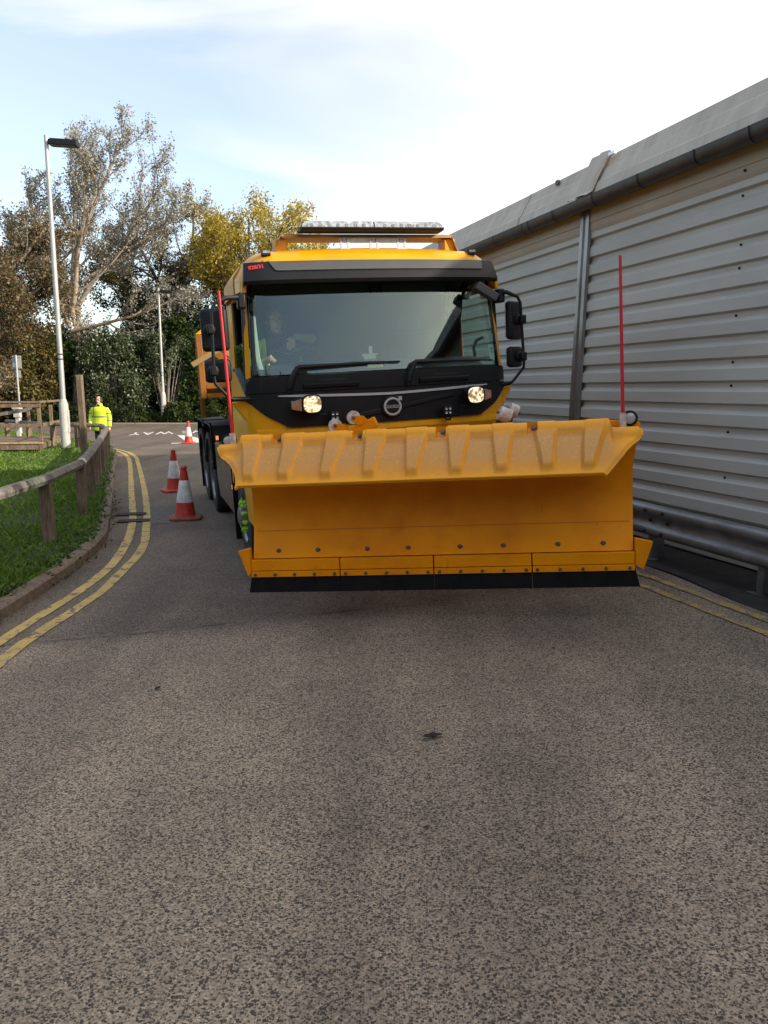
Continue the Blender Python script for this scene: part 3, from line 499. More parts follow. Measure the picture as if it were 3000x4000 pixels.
mb = MB(); mb.tube([(1.12, .62, 2.06), (1.10, .60, 2.15), (1.10, .52, 2.22), (1.12, .42, 2.24)], .016, 8); mb.build('grab_handle', BLK, tk)
# wipers
def wiper(pts, blade):
    mb = MB(); mb.tube([FS(x, u, o) for x, u, o in pts[:3]], [.027, .029, .023], 8); mb.tube([FS(x, u, o) for x, u, o in pts[2:]], [.022, .016, .010], 8); q = mb.build('wiper_arm', BLK, tk)
    mb = MB(); mb.shell([[FS(x, u + d + (x - blade[0][0]) * 0, .03) for (x, u) in blade] for d in (-.008, .008)], (0, .02, 0)); mb.build('wiper_blade', TYRE, q, smooth=0)
wiper([(-.885, 1.84, .05), (-.86, 1.93, .06), (-.80, 2.025, .055), (-.5, 2.03, .05), (-.17, 2.035, .045)], [(-.70, 2.028), (-.3, 2.043), (.12, 2.035)])
wiper([(.18, 1.85, .05), (.20, 1.93, .06), (.255, 2.025, .055), (.6, 2.025, .05), (.92, 2.015, .045)], [(.36, 2.022), (.75, 2.03), (1.08, 2.008)])
for x, u in ((-.885, 1.84), (.18, 1.85)): mb = MB(); mb.shell([[FS(x + d * w_, u + h_, .045) for d in (-1, 1)] for h_, w_ in ((-.045, .022), (.0, .034), (.05, .028))], (0, .02, 0)); mb.build('wiper_hub', BLK, tk, bevel=.008)
# headlamps on the grille
REFL = mat('lamp_reflector', (.85, .80, .72), .18, 1, bump=1.0, bs=28)
BULB = mat('lit_bulb', (1, .9, .7), .5, emit=(1, .78, .48), es=5)
GLOW, n, l, b = node_mat('lit_reflector'); t = n.new('ShaderNodeTexCoord').outputs['Object']; b.inputs['Base Color'].default_value = (.8, .7, .6, 1); b.inputs['Metallic'].default_value = .8; b.inputs['Roughness'].default_value = .2
a = noise(n, l, t, 20, 2, .4); r = ramp(n, [(.40, (.10, .05, .02)), (.50, (1, .62, .28)), (.58, (1, .9, .72)), (.66, (.22, .12, .06))]); l.new(a.outputs['Fac'], r.inputs[0]); l.new(r.outputs[0], b.inputs['Emission Color']); b.inputs['Emission Strength'].default_value = .85
for x, u, sg in ((-.728, 1.700, -1), (.788, 1.694, 1)):
    hl = MB(); y0 = -.02; M0 = TR(x, y0, u) @ RX(math.pi / 2)
    hl.lathe([(.035, -.03), (.07, -.02), (.086, .05), (.090, .125), (.084, .132), (.080, .125)], 32, M0 @ Matrix.Diagonal((1, .94, 1, 1)), sq=3.0)
    hl.add([(sg * .06 + x, y0 - .01, u + .065), (sg * .06 + x, y0 - .01, u - .065), (sg * .06 + x, y0 - .10, u + .07), (sg * .06 + x, y0 - .10, u - .07), (x + sg * .185, y0 - .01, u + .03), (x + sg * .185, y0 - .01, u - .042), (x + sg * .182, y0 - .055, u + .03), (x + sg * .182, y0 - .055, u - .042)], [(0, 1, 5, 4), (2, 6, 7, 3), (0, 4, 6, 2), (1, 3, 7, 5), (4, 5, 7, 6), (0, 2, 3, 1)])
    h = hl.build('headlight', BLK, tk, bevel=.004)
    mb = MB(); mb.lathe([(.076, .126), (.060, .10), (.038, .075), (.02, .066)], 32, M0 @ Matrix.Diagonal((1, .94, 1, 1)), sq=3.0); mb.build('reflector', GLOW, h, smooth=60)
    mb = MB(); mb.lathe([(.020, .07), (.018, .10), (.006, .106)], 14, M0 @ TR(.006, .012, 0)); mb.lathe([(.014, .07), (.012, .09)], 12, M0 @ TR(-.02, -.042, 0)); mb.build('bulb', BULB, h)
    mb = MB(); mb.lathe([(.077, .129), (.060, .142), (.03, .149), (.001, .151)], 32, M0 @ Matrix.Diagonal((1, .94, 1, 1)), sq=3.0); mb.build('lens', LENS, h, smooth=60)
    mb = MB(); mb.add([(x + sg * .090, y0 - .112, u + .052), (x + sg * .090, y0 - .112, u - .055), (x + sg * .172, y0 - .072, u + .026), (x + sg * .172, y0 - .072, u - .038)], [(0, 1, 3, 2)]); mb.shell([[(x + sg * a_, y0 - .114 + (a_ - .09) * .45, u + c_) for a_ in (.092, .115, .14, .172)] for c_ in (.034, .0, -.034)], (0, .008, 0))
    mb.build('indicator', mat('indicator_lens', (.48, .36, .30), .15, .3, c2=(.62, .22, .05), vs_=22, coat=1), h, smooth=0)
    mb = MB(); mb.tube([(x - sg * .02, -.03, u - .07), (x - sg * .02, -.09, u - .095), (x - sg * .12, -.09, u - .10), (x - sg * .14, -.06, u - .19)], .010, 8); mb.build('lamp_bracket', BLK, h)
# square LED work lamps
for x, u, nn in ((.512, 1.567, 1), (-.535, 1.587, 0)):
    M0 = TR(x, -.11, u); mb = MB(); mb.box(-.040, .040, -.03, .03, -.040, .040, M0); [mb.box(-.036, .036, .03, .04, -.035 + k * .014, -.030 + k * .014, M0) for k in range(6)]; mb.box(-.045, -.038, -.01, .01, -.05, .03, M0); mb.box(.038, .045, -.01, .01, -.05, .03, M0); mb.box(-.045, .045, -.01, .06, -.056, -.049, M0); lw = mb.build('work_lamp', BLK, tk, bevel=.004)
    mb = MB(); [mb.lathe([(.014, 0), (.012, .004), (.004, -.002)], 14, M0 @ TR(a_ * .018, -.031, c_ * .018) @ RX(math.pi / 2)) for a_ in (-1, 1) for c_ in (-1, 1)]; mb.build('led', SIL, lw)
    if nn: mb = MB(); mb.tube([(x - .03, -.09, u - .05), (x - .01, -.11, u - .085), (x + .03, -.10, u - .09), (x + .05, -.07, u - .06), (x + .045, -.05, u + .03)], .009, 8); mb.build('cable', BLK, lw)
# roof rack: white brackets, yellow board, light bar
mb = MB(); bx = np.linspace(-.87, .87, 30)
def bz_(x, k): a_ = abs(x); return 3.216 - .004 * k - (.16 * ((a_ - .80) / .07) ** 1.5 if a_ > .80 else 0)
mb.shell([[(x if abs(x) < .85 else x, y, bz_(x, k)) for x in bx] for k, y in enumerate((.36, .52, .70))], (0, 0, -.010)); mb.shell([[(x, .355, z) for x in np.linspace(-.80, .80, 12)] for z in (3.208, 3.185)], (0, -.006, 0)); bo = mb.build('roof_board', mat('board_yellow', (.50, .26, .06), .4, c2=(.32, .16, .035), vs_=6), tk, smooth=30)
mb = MB()
for sg in (-1, 1): mb = MB(); mb.box(sg * .80 - .055, sg * .80 + .055, .40, .56, 3.03, 3.185); mb.cbox((sg * .80, .5, 3.03), (.13, .20, .03)); mb.build('board_leg', YEL, bo, bevel=.01)
mb = MB(); mb.box(-.30, .345, .315, .322, 3.135, 3.178)
for x in (-.245, .03, .29):
    for d in (-.032, .032): mb.box(x + d - .012, x + d + .012, .308, .3145, 3.065, 3.165)
    mb.box(x - .044, x + .044, .300, .3145, 3.058, 3.082); mb.box(x - .044, x + .044, .26, .315, 3.046, 3.058)
br = mb.build('light_bar_bracket', BRKT, tk, bevel=.002)
for x in (-.245, .03, .29):
    mb = MB(); [mb.lathe([(.009, 0), (.009, .006)], 8, TR(x + d, .3145, z) @ RX(math.pi / 2)) for d, z in ((-.022, 3.158), (.022, 3.158))]; [mb.lathe([(.004, 0), (.004, .004)], 6, TR(x + d, .299, 3.070) @ RX(math.pi / 2)) for d in (-.02, 0, .02)]; mb.build('bolt', DKB, br)
lb = MB(); lb.shell([[(x, y, z) for x in np.linspace(-.66, .66, 12)] for y, z in ((.17, 3.236), (.18, 3.222), (.25, 3.216), (.34, 3.216), (.37, 3.236))], (0, 0, .012)); lbo = lb.build('light_bar', BLK, tk, bevel=.004)
LB = mat('bar_lens', (.50, .52, .54), .12, 0, c2=(.15, .16, .17), vs_=24, coat=1)
LBC = mat('led_cluster', (.42, .43, .45), .3, .2, c2=(.16, .17, .18), vs_=90)
for x0, x1 in ((-.655, -.006), (.006, .655)):
    e0 = .05 if x0 < -.5 else 0; e1 = .05 if x1 > .5 else 0; mb = MB(); mb.shell([[(x0 + e0 * k + (x1 - x0 - e0 * k - e1 * k) * i / 10, y, z) for i in range(11)] for y, z, k in ((.172, 3.240, 0), (.176, 3.272, .3), (.195, 3.300, 1), (.34, 3.300, 1), (.36, 3.272, .3), (.37, 3.240, 0))], (0, 0, -.003)); ln = mb.build('lens', LB, lbo, smooth=30)
    for x in np.linspace(x0 + .09, x1 - .09, 7): mb = MB(); mb.lathe([(.017, 0), (.013, .003), (.010, .001)], 10, TR(x, .1735, 3.260) @ RX(math.pi / 2)); mb.build('led_cell', LBC, ln)
for x in (-.965, .955):
    mb = MB(); mb.prism([(-.04, 0), (.04, 0), (.034, .05), (-.034, .05)], .09, TR(x, .32, 3.01) @ RX(math.pi / 2) @ TR(0, 0, -.0)); q = mb.build('strobe_lamp', BLK, tk, bevel=.005); mb = MB(); mb.cbox((x, .228, 3.043), (.06, .008, .022)); mb.build('lens', LB, q)
mb = MB(); mb.tube([(-.96, .26, 2.99), (-.99, .22, 2.97), (-1.03, .2, 2.955), (-1.06, .17, 2.94)], .005, 6); mb.tube([(-.93, .25, 3.0), (-.95, .2, 2.965), (-1.0, .18, 2.95), (-1.02, .17, 2.965)], .004, 6); mb.build('lamp_cable', mat('tan_cable', (.30, .18, .06), .6), tk)
mb = MB(); mb.tube([(-1.03, .9, 2.98), (-1.04, .95, 3.28)], [.012, .003], 6); mb.cbox((-1.03, .9, 2.99), (.05, .08, .05)); mb.build('aerial', BLK, tk)
# mirrors
def rbox(w_, h_, d_, M, name, par, m=BLK):
    mb = MB(); mb.box(-w_ / 2, w_ / 2, -d_ / 2, d_ / 2, -h_ / 2, h_ / 2, M); return mb.build(name, m, par, bevel=.035, seg=4)
for sg in (-1, 1):
    pp = [(1.20, .20, 2.655), (1.30, .14, 2.645), (1.40, .12, 2.60), (1.43, .12, 2.54), (1.445, .12, 2.2), (1.455, .12, 1.97), (1.45, .12, 1.92), (1.34, .14, 1.79), (1.31, .16, 1.775), (1.20, .2, 1.77)]
    mb = MB(); mb.tube([(sg * a_ + (.0), b_, c_) for a_, b_, c_ in [((q[0] if q[0] < 1.25 else q[0] + (.05 if sg < 0 else -.045)), q[1], q[2]) for q in pp]], [.022, .022, .016, .014, .014, .014, .014, .014, .022, .024], 10); ma_ = mb.build('mirror_arm', BLK, tk)
    mb = MB(); mb.cbox((sg * 1.215, .22, 2.62), (.07, .12, .13)); mb.build('arm_mount', BLK, ma_, bevel=.015)
    for zc, hh, ww, nm in ((2.385, .37, .245, 'main_mirror'), (2.03, .205, .235, 'wide_angle_mirror')):
        cxm = -1.455 if sg < 0 else 1.37; M0 = TR(cxm, .24, zc) @ RZ(sg * R_(28 if sg < 0 else 38)); o_ = rbox(ww, hh, .075, M0, nm, tk)
        mb = MB(); mb.lathe([(.055, 0), (.05, .02), (.035, .035)], 20, TR(sg * 1.452 - (.045 if sg > 0 else .05), .205, zc) @ RX(math.pi / 2)); mb.cbox((sg * 1.45 - (.045 if sg > 0 else .05), .125, zc), (.06, .065, .085)); mb.build('mirror_clamp', BLK, o_, bevel=.012)
        mb = MB(); mb.box(-ww / 2 + .02, ww / 2 - .02, .034, .040, -hh / 2 + .02, hh / 2 - .02, M0); mb.build('mirror_glass', SIL, o_)
# chassis, tanks, axles
mb = MB(); [mb.box(x - .04, x + .04, .3, 8.2, .75, 1.0) for x in (-.42, .42)]; mb.box(-.9, .9, .1, .4, .5, .9); mb.box(-.55, .55, .5, 1.5, .55, 1.15); [mb.tube([(-1.0, y, .5), (1.0, y, .5)], .09, 10) for y in (1.45, 5.0, 6.35)]; mb.build('chassis', TYRE, tk)
def wheel(x, y, sg, front=False):
    M0 = TR(x, y, .50) @ RZ(0) @ RY(sg * math.pi / 2)
    t_ = MB(); t_.lathe([(.29, -.28), (.47, -.29), (.50, -.26), (.50, -.03), (.475, .0), (.40, .012), (.30, .002), (.285, -.02)], 48, M0); wh = t_.build('wheel', TYRE, tk, smooth=40)
    mb = MB()
    pr_ = [(.29, -.02), (.292, .006), (.275, .004), (.262, -.03), (.24, -.07), (.205, -.03), (.165, -.015), (.12, -.01), (.115, .05), (.06, .07), (.02, .072)] if front else [(.29, -.02), (.292, .006), (.275, .004), (.25, -.14), (.20, -.17), (.14, -.17), (.13, -.03), (.05, -.02), (.02, -.02)]
    mb.lathe(pr_, 40, M0); mb.build('rim', RIM, wh, smooth=30)
    if front:
        mb = MB()
        for k in range(10):
            a_ = 2 * math.pi * k / 10; mb = MB(); mb.lathe([(.022, -.02), (.022, .03), (.016, .045)], 8, M0 @ RZ(a_) @ TR(.150, 0, 0)); mb.box(.15, .20, -.007, .007, .012, .026, M0 @ RZ(a_)); mb.build('nut_indicator', LIME, wh)
    return wh
for sg in (-1, 1): wheel(sg * 1.20, 1.45, sg, True); wheel(sg * 1.215, 5.0, sg); wheel(sg * 1.215, 6.35, sg)
def arch(y, r, a0, a1, x0, x1, th=.02):
    A = [math.radians(a0 + (a1 - a0) * k / 14) for k in range(15)]; mb = MB()
    mb.shell([[(x, y + r * math.cos(a_), .50 + r * math.sin(a_)) for x in (x0, x1)] for a_ in A], (0, 0, th)); return mb
for sg in (-1, 1):
    arch(1.45, .60, 10, 170, sg * .85, sg * 1.225).build('wheel_arch', BLK, tk)
    mb = MB(); mb.box(sg * .80 - .02, sg * .80 + .02, .8, 2.1, .5, 1.25); mb.build('inner_arch', BLK, tk)
    mb = MB(); mb.box(min(sg * .86, sg * 1.235), max(sg * .86, sg * 1.235), 2.12, 2.15, .12, 1.05); mb.build('mud_flap', RUB, tk)
    # side tank / box panel
    mb = MB(); x0, x1 = sorted((sg * .75, sg * 1.215)); mb.add([(x, y, z) for x in (x0, x1) for y, z in ((2.2, .38), (4.05, .38), (4.25, .62), (4.25, 1.12), (2.2, 1.12))], [(0, 1, 2, 3, 4), (9, 8, 7, 6, 5), (0, 5, 6, 1), (1, 6, 7, 2), (2, 7, 8, 3), (3, 8, 9, 4), (4, 9, 5, 0)]); pn = mb.build('side_locker', ALU, tk, bevel=.012)
    for k in range(8): mb = MB(); mb.lathe([(.010, 0), (.006, .006)], 6, TR(sg * 1.215, 2.4 + k * .2, .95 - .0 * k) @ RY(sg * math.pi / 2)); mb.build('rivet', DKB, pn)
    mb = MB(); mb.cbox((sg * 1.222, 2.26, .72), (.012, .035, .05)); mb.build('marker_lamp', AMB, pn)
    # rear mudguard pair
    mb = MB(); mb.shell([[(x, y, z) for x in (sg * .86, sg * 1.20, sg * 1.245, sg * 1.25)] for y, z in ((4.33, .75), (4.33, 1.20), (4.40, 1.34), (4.60, 1.37), (5.5, 1.37), (5.62, 1.30), (5.8, 1.30), (5.9, 1.37), (6.8, 1.37), (7.02, 1.2), (7.05, .6))], (0, .02, -.03)); mg = mb.build('mudguard', BLK, tk, smooth=30, bevel=.01)
    for yc in (5.0, 6.35): arch(yc, .63, 20, 160, sg * 1.225, sg * 1.252, .09).build('mudguard_lip', BLK, mg)
    mb = MB(); mb.box(*sorted((sg * .9, sg * 1.24)), 7.1, 7.13, .15, .9); mb.build('mud_flap', RUB, tk)
    mb = MB(); mb.cbox((sg * 1.17, 4.315, 1.17), (.035, .02, .06)); mb.build('marker_lamp', AMB, mg)
    mb = MB(); mb.tube([(sg * 1.1, 4.3, 1.05), (sg * 1.0, 4.25, .9), (sg * .95, 4.2, .8)], .03, 8); mb.build('air_hose', BLK, tk)
# hopper (gritter body)
HOP = mat('hopper_paint_shaded', (.36, .135, .010), .55, c2=(.24, .085, .010), vs_=4)  # paint darkened so the colour carries the shade on the hopper
mb = MB(); x_ = 1.27
def beamx(x0, x1, y0, y1, z0, z1): mb.box(x0, x1, y0, y1, z0, z1)
for sg in (-1, 1):
    mb.box(*sorted((sg * 1.31, sg * 1.385)), 3.6, 3.67, 1.74, 2.56); mb.box(*sorted((sg * 1.10, sg * 1.17)), 6.9, 6.97, 1.3, 2.55)
mb.box(-1.305, 1.305, 3.61, 3.66, 1.74, 1.80); mb.box(-1.305, 1.305, 3.61, 3.66, 1.86, 1.90); mb.box(-1.305, 1.305, 3.61, 3.66, 2.50, 2.56)
mb.box(-1.165, -1.105, 3.68, 6.89, 2.47, 2.54); mb.box(1.105, 1.165, 3.68, 6.89, 2.47, 2.54); hp = mb.build('hopper_frame', HOP, tk, bevel=.008)
mb = MB(); mb.box(-1.30, 1.30, 3.70, 3.72, 1.78, 2.52); mb.build('hopper_bulkhead', HOP, tk)
mb = MB(); mb.add([(x, y, z) for y in (3.75, 6.85) for x, z in ((-1.09, 2.51), (1.09, 2.51), (.45, 1.30), (-.45, 1.30))], [(3, 2, 1, 0), (4, 5, 6, 7), (0, 1, 5, 4), (1, 2, 6, 5), (2, 3, 7, 6), (3, 0, 4, 7)]); mb.build('hopper', HOP, tk, bevel=.01)
mb = MB(); [mb.box(-1.30, 1.30, 3.64, 3.695, z, z + .03) for z in (2.0, 2.12)]; mb.build('hopper_rib', HOP, hp)
cvp = [(-1.385, 2.565), (-1.27, 2.66), (-.2, 2.80), (.2, 2.80), (1.27, 2.66), (1.385, 2.565)]
mb = MB(); mb.add([(x, 3.6, z) for x, z in cvp] + [(x * .85, 6.9, z) for x, z in cvp], [(0, 1, 2, 3, 4, 5), (11, 10, 9, 8, 7, 6)] + [(i, (i + 1) % 6, (i + 1) % 6 + 6, i + 6) for i in range(6)]); mb.build('hopper_cover', YEL, tk, smooth=0)
mb = MB(); mb.cbox((-1.29, 3.56, 2.27), (.40, .10, .07), Matrix.Rotation(-.50, 3, 'Y')); mb.cbox((-.95, 3.56, 2.24), (.42, .08, .05), Matrix.Rotation(.75, 3, 'Y')); mb.build('catwalk_brace', mat('tan_brace', (.30, .19, .075), .6), hp, bevel=.006)

# ---------------------------------------------------------------- snow plough (local: x right, y back, z up from the blade edge)
PM = frame((-1.07 + 1.485, 5.98 - .206, .256 + .08), R_(-7.9), R_(3.0))
pl = empty('snow_plough', PM); tag(pl, 'orange snow plough blade with ribbed top flap and red marker poles, carried at the front', 'snow plough')
def mby(h): # concave moldboard, y back
    return .015 + .18 * math.sin(math.pi * min(1, max(0, (h - .25) / .98)) ** .9) 
hs = [.252, .30, .36, .45, .55, .65, .75, .85, .95, 1.05, 1.15]
mb = MB(); mb.shell([[(x, mby(h) + .02, h) for x in (-1.462 - .16 * mby(h) - .035 * max(0, (h - .8)) / .35, -.8, 0, .8, 1.462 + .16 * mby(h) + .045 * max(0, (h - .85)) / .3)] for h in hs], (0, .012, 0)); mo = mb.build('moldboard', YELP, pl, smooth=60)
mb = MB(); mb.shell([[(x, mby(h) + .016, h) for x in (-1.455, 1.455)] for h in (.452, .456)], (0, .003, 0)); mb.build('panel_seam', mat('seam_paint', (.50, .15, .004), .7), mo, smooth=0)  # seam line drawn in a darker orange paint
for x in (-1.264, -.944, -.546, -.222, .181, .51, .92, 1.254):
    mb = MB(); mb.lathe([(.021, 0), (.021, .004), (.013, .005), (.013, .014), (.010, .016)], 10, TR(x, mby(.30) + .022, .302) @ RX(math.pi / 2)); mb.build('bolt', STEEL, mo)
segx = [-1.477, -.757, -.023, .720, 1.472]
for i in range(4):
    a_, b_ = segx[i] + .0045, segx[i + 1] - .0045
    mb = MB(); mb.box(a_, b_, -.012, .03, .162, .248); mb.build('wear_plate', YELP, pl, bevel=.003)
    mb = MB(); mb.box(a_, b_, -.022, .02, .112, .157); cs = mb.build('clamp_strip', YELP, pl, bevel=.002)
    xsb = [(-1.442, -1.28, -1.122, -.961, -.801), (-.713, -.552, -.389, -.228, -.067), (.021, .183, .347, .51, .676), (.759, .926, 1.093, 1.26, 1.431)][i]
    for x in xsb: mb = MB(); mb.lathe([(.014, 0), (.014, .003), (.011, .004), (.011, .011)], 6, TR(x, -.022, .131) @ RX(math.pi / 2)); mb.build('bolt', STEEL, cs)
    e0 = .022 if i == 0 else 0; e1 = .032 if i == 3 else 0
    mb = MB(); a_ -= .0025; b_ += .0025; mb.add([(a_, 0, .14), (b_, 0, .14), (b_ + e1, -.035, -.008), (a_ - e0, -.035, -.008), (a_, .02, .14), (b_, .02, .14), (b_ + e1, -.012, -.008), (a_ - e0, -.012, -.008)], [(0, 1, 2, 3), (7, 6, 5, 4), (0, 4, 5, 1), (3, 2, 6, 7), (0, 3, 7, 4), (1, 5, 6, 2)]); mb.build('rubber_blade', RUB, pl, smooth=0)
mb = MB(); mb.box(-1.47, 1.465, .036, .050, .095, .250); mb.build('dark_gap_backing', RUB, pl)  # black bar added behind the plates so their gaps read as dark
# ribbed flap
fx = [-1.34, -1.08, -.761, -.442, -.128, .189, .507, .83, 1.105]; bxs = [-1.40, -1.05, -.712, -.411, -.105, .206, .534, .836, 1.215]
VP = [(.06, 1.165), (.055, 1.200), (.03, 1.212), (.0, 1.205), (-.02, 1.185), (-.035, 1.16), (-.075, 1.125), (-.13, 1.085), (-.185, 1.04), (-.24, .99), (-.285, .945), (-.32, .905), (-.338, .885), (-.335, .876), (-.30, .878)]
def sm(a_, b_, x): t_ = max(0, min(1, (x - a_) / (b_ - a_))); return t_ * t_ * (3 - 2 * t_)
VPd = []
for i in range(len(VP) - 1):
    for k in range(3): t_ = k / 3; VPd.append((VP[i][0] * (1 - t_) + VP[i + 1][0] * t_, VP[i][1] * (1 - t_) + VP[i + 1][1] * t_))
VPd.append(VP[-1]); xs = np.linspace(0, 1, 560); P = []; SC = []
for j, (y, h) in enumerate(VPd):
    v = max(0, min(1, (.03 - y) / .355)); xl = -1.68 + .235 * sm(0, 1, v) ** .9; hf = max(0, min(1, (1.165 - h) / .28)); xr = 1.525 - .296 * hf; row = []
    for q in xs:
        x = xl + (xr - xl) * q; d = 0
        for f_, b_ in zip(fx, bxs):
            cx = b_ + (f_ - b_) * v ** .8; hw = .082 - .046 * v; dxr = x - cx; dd = sm(hw + .008, hw - .004, -dxr) if dxr < 0 else sm(hw + .022, hw - .014, dxr); d = max(d, dd)
        band = sm(.30, .36, v) if False else 1
        pv = sm(.02, .14, v) * sm(.98, .93, v)
        top = sm(.25, .18, v)                        # upper band stands proud like the ribs
        rise = max(d * sm(.99, .92, v), top * .8) * .036
        endl = sm(-1.475, -1.495, x) if x < 0 else sm(1.292 + .0, 1.312, x)
        dz = -.062 * endl * sm(.62, .0, v)
        edge = min(q, 1 - q) * (xr - xl); dr = -.018 * sm(.03, 0, edge)
        for bxp in (-1.205, -.575, .055, .725):        # bolt notches
            if abs(x - bxp - .02) < .036 and h > 1.15: dz -= .0; rise = -.018 if y < .03 else rise
        row.append((x, y - rise * .5, h + rise * .8 + dz + dr)); e_ = 4 * d * (1 - d); SC.append(max(0, 1 - .9 * e_ - .75 * 4 * top * (1 - top) * (1 - d)))
    P.append(row)
mb = MB(); mb.shell(P, (0, .012, -.012)); fl = mb.build('top_flap', FLAP, pl, smooth=40, fix=False)
at_ = fl.data.attributes.new('scour', 'FLOAT', 'POINT'); at_.data.foreach_set('value', SC + SC)
for x in (-1.17, -.54, .09, .755): mb = MB(); mb.lathe([(.021, 0), (.021, .004), (.013, .005), (.013, .016)], 8, TR(x, .0, 1.192) @ RX(math.pi / 2 - .6)); mb.build('bolt', STEEL, fl)
# corner wings
for sg, pts in ((-1, [(-1.478, 0, .345), (-1.57, -.03, .325), (-1.545, -.03, .27), (-1.505, -.015, .115), (-1.478, 0, .145)]), (1, [(1.474, 0, .35), (1.505, -.005, .345), (1.597, -.03, .325), (1.53, -.02, .115), (1.505, -.01, .13), (1.474, 0, .15)])):
    k = len(pts); mb = MB(); mb.add(pts + [(a_, b_ + .05, c_) for a_, b_, c_ in pts], [tuple(range(k)), tuple(range(k, 2 * k))[::-1]] + [(i, (i + 1) % k, (i + 1) % k + k, i + k) for i in range(k)]); mb.build('corner_wing', YELP, pl, bevel=.004, smooth=0)
# light bars behind the flap with lamps, marker poles
for x0, x1, z0 in ((-1.67, -1.3, 1.12), (1.20, 1.535, 1.150)):
    mb = MB(); mb.add([(x0, .12, z0 + (.0 if x0 < 0 else .035)), (x1, .12, z0 + (.05 if x0 < 0 else .0)), (x1, .12, z0 + (.08 if x0 < 0 else .045)), (x0, .12, z0 + (.045 if x0 < 0 else .085)), (x0, .18, z0 + (.0 if x0 < 0 else .035)), (x1, .18, z0 + (.05 if x0 < 0 else .0)), (x1, .18, z0 + (.08 if x0 < 0 else .045)), (x0, .18, z0 + (.045 if x0 < 0 else .085))], [(0, 1, 2, 3), (7, 6, 5, 4), (0, 4, 5, 1), (3, 2, 6, 7), (0, 3, 7, 4), (1, 5, 6, 2)]); mb.build('lamp_beam', YELP, pl, bevel=.008)
for x, z in ((-1.617, 1.192), (1.455, 1.228)):
    M0 = TR(x, .13, z) @ RX(math.pi / 2); mb = MB(); mb.lathe([(.03, -.05), (.052, -.03), (.058, .02), (.058, .03), (.048, .034)], 24, M0); mb.box(-.012, .012, -.09, -.05, -.015, .015, M0); lm = mb.build('marker_lamp', BLK, pl, smooth=40); mb = MB(); mb.lathe([(.046, .03), (.03, .04), (.01, .043)], 24, M0); mb.build('lens', mat('white_lens', (.42, .42, .43), .1, coat=1), lm, smooth=60)
for x0, z0, x1, z1 in ((-1.575, 1.13, -1.592, 2.345), (1.404, 1.145, 1.391, 2.384)):
    mb = MB(); mb.tube([(x0, .09, z0 + .10), (x1, .09, z1)], [.0135, .0105], 10); po = mb.build('marker_pole', RED, pl); mb = MB(); mb.tube([(x0, .09, z0), (x0 - .001, .09, z0 + .125)], [.027, .024], 12); mb.tube([(x0, .09, z0 - .06), (x0, .09, z0 + .01)], .012, 8); mb.lathe([(.008, 0), (.008, .008)], 6, TR(x0 + .005, .064, z0 + .08) @ RX(math.pi / 2)); mb.build('pole_socket', WHT, po)
# parking rollers: pair on an angled yellow arm, and the twin rollers on the right
def disc(c, ax, r_, w_, name, par, m=WHT):
    M0 = Matrix.Translation(c) @ Vector(ax).to_track_quat('Z', 'Y').to_matrix().to_4x4(); mb = MB(); mb.lathe([(r_ * .2, -w_ / 2), (r_ * .95, -w_ / 2), (r_, -w_ / 2 + .006), (r_, w_ / 2 - .006), (r_ * .95, w_ / 2), (r_ * .2, w_ / 2)], 24, M0); q = mb.build(name, m, par)
    mb = MB(); mb.lathe([(.012, -w_ / 2 - .02), (.012, w_ / 2), (.014, w_ / 2 + .001), (.014, w_ / 2 + .02), (.008, w_ / 2 + .026)], 8, M0); mb.build('axle_bolt', STEEL, q); return q
rb = MB(); rb.cbox((-.585, .46, 1.235), (.23, .10, .085), Matrix.Rotation(-.42, 3, 'Y')); rb.cbox((-.67, .46, 1.17), (.11, .10, .09), Matrix.Rotation(-.42, 3, 'Y')); rb.cbox((-.60, .42, 1.10), (.05, .06, .20)); ra = rb.build('roller_arm', YELP, pl, bevel=.006)
for x, z in ((-.815, 1.262), (-.66, 1.320)):
    disc((x, .43, z), (.15, -1, .1), .056, .05, 'roller', ra)
    mb = MB(); 
    for dy in (-.032, .032): mb.add([(x + a_, .43 + dy + e_, z + c_) for e_ in (0, .006) for a_, c_ in ((-.012, .018), (.075, .012), (.105, -.02), (.075, -.055), (.045, -.06), (-.015, -.018))], [(0, 1, 2, 3, 4, 5), (11, 10, 9, 8, 7, 6)] + [(i, (i + 1) % 6, (i + 1) % 6 + 6, i + 6) for i in range(6)])
    mb.build('roller_fork', YELP, ra, smooth=0)
rb = MB(); rb.cbox((.515, .46, 1.155), (.12, .10, .09), Matrix.Rotation(.45, 3, 'Y')); rc = rb.build('roller_arm', YELP, pl, bevel=.006)
mb = MB(); mb.cbox((.545, .46, 1.225), (.115, .012, .10), Matrix.Rotation(.5, 3, 'Y')); mb.cbox((.545, .51, 1.225), (.115, .012, .10), Matrix.Rotation(.5, 3, 'Y')); mb.cbox((.55, .485, 1.20), (.115, .05, .03), Matrix.Rotation(.5, 3, 'Y')); mb.build('roller_fork', mat('rusty_fork', (.10, .06, .02), .7, .3), rc)
disc((.555, .45, 1.285), (1, .25, -.45), .058, .095, 'roller', rc); disc((.625, .52, 1.315), (1, .25, -.45), .052, .07, 'roller', rc)
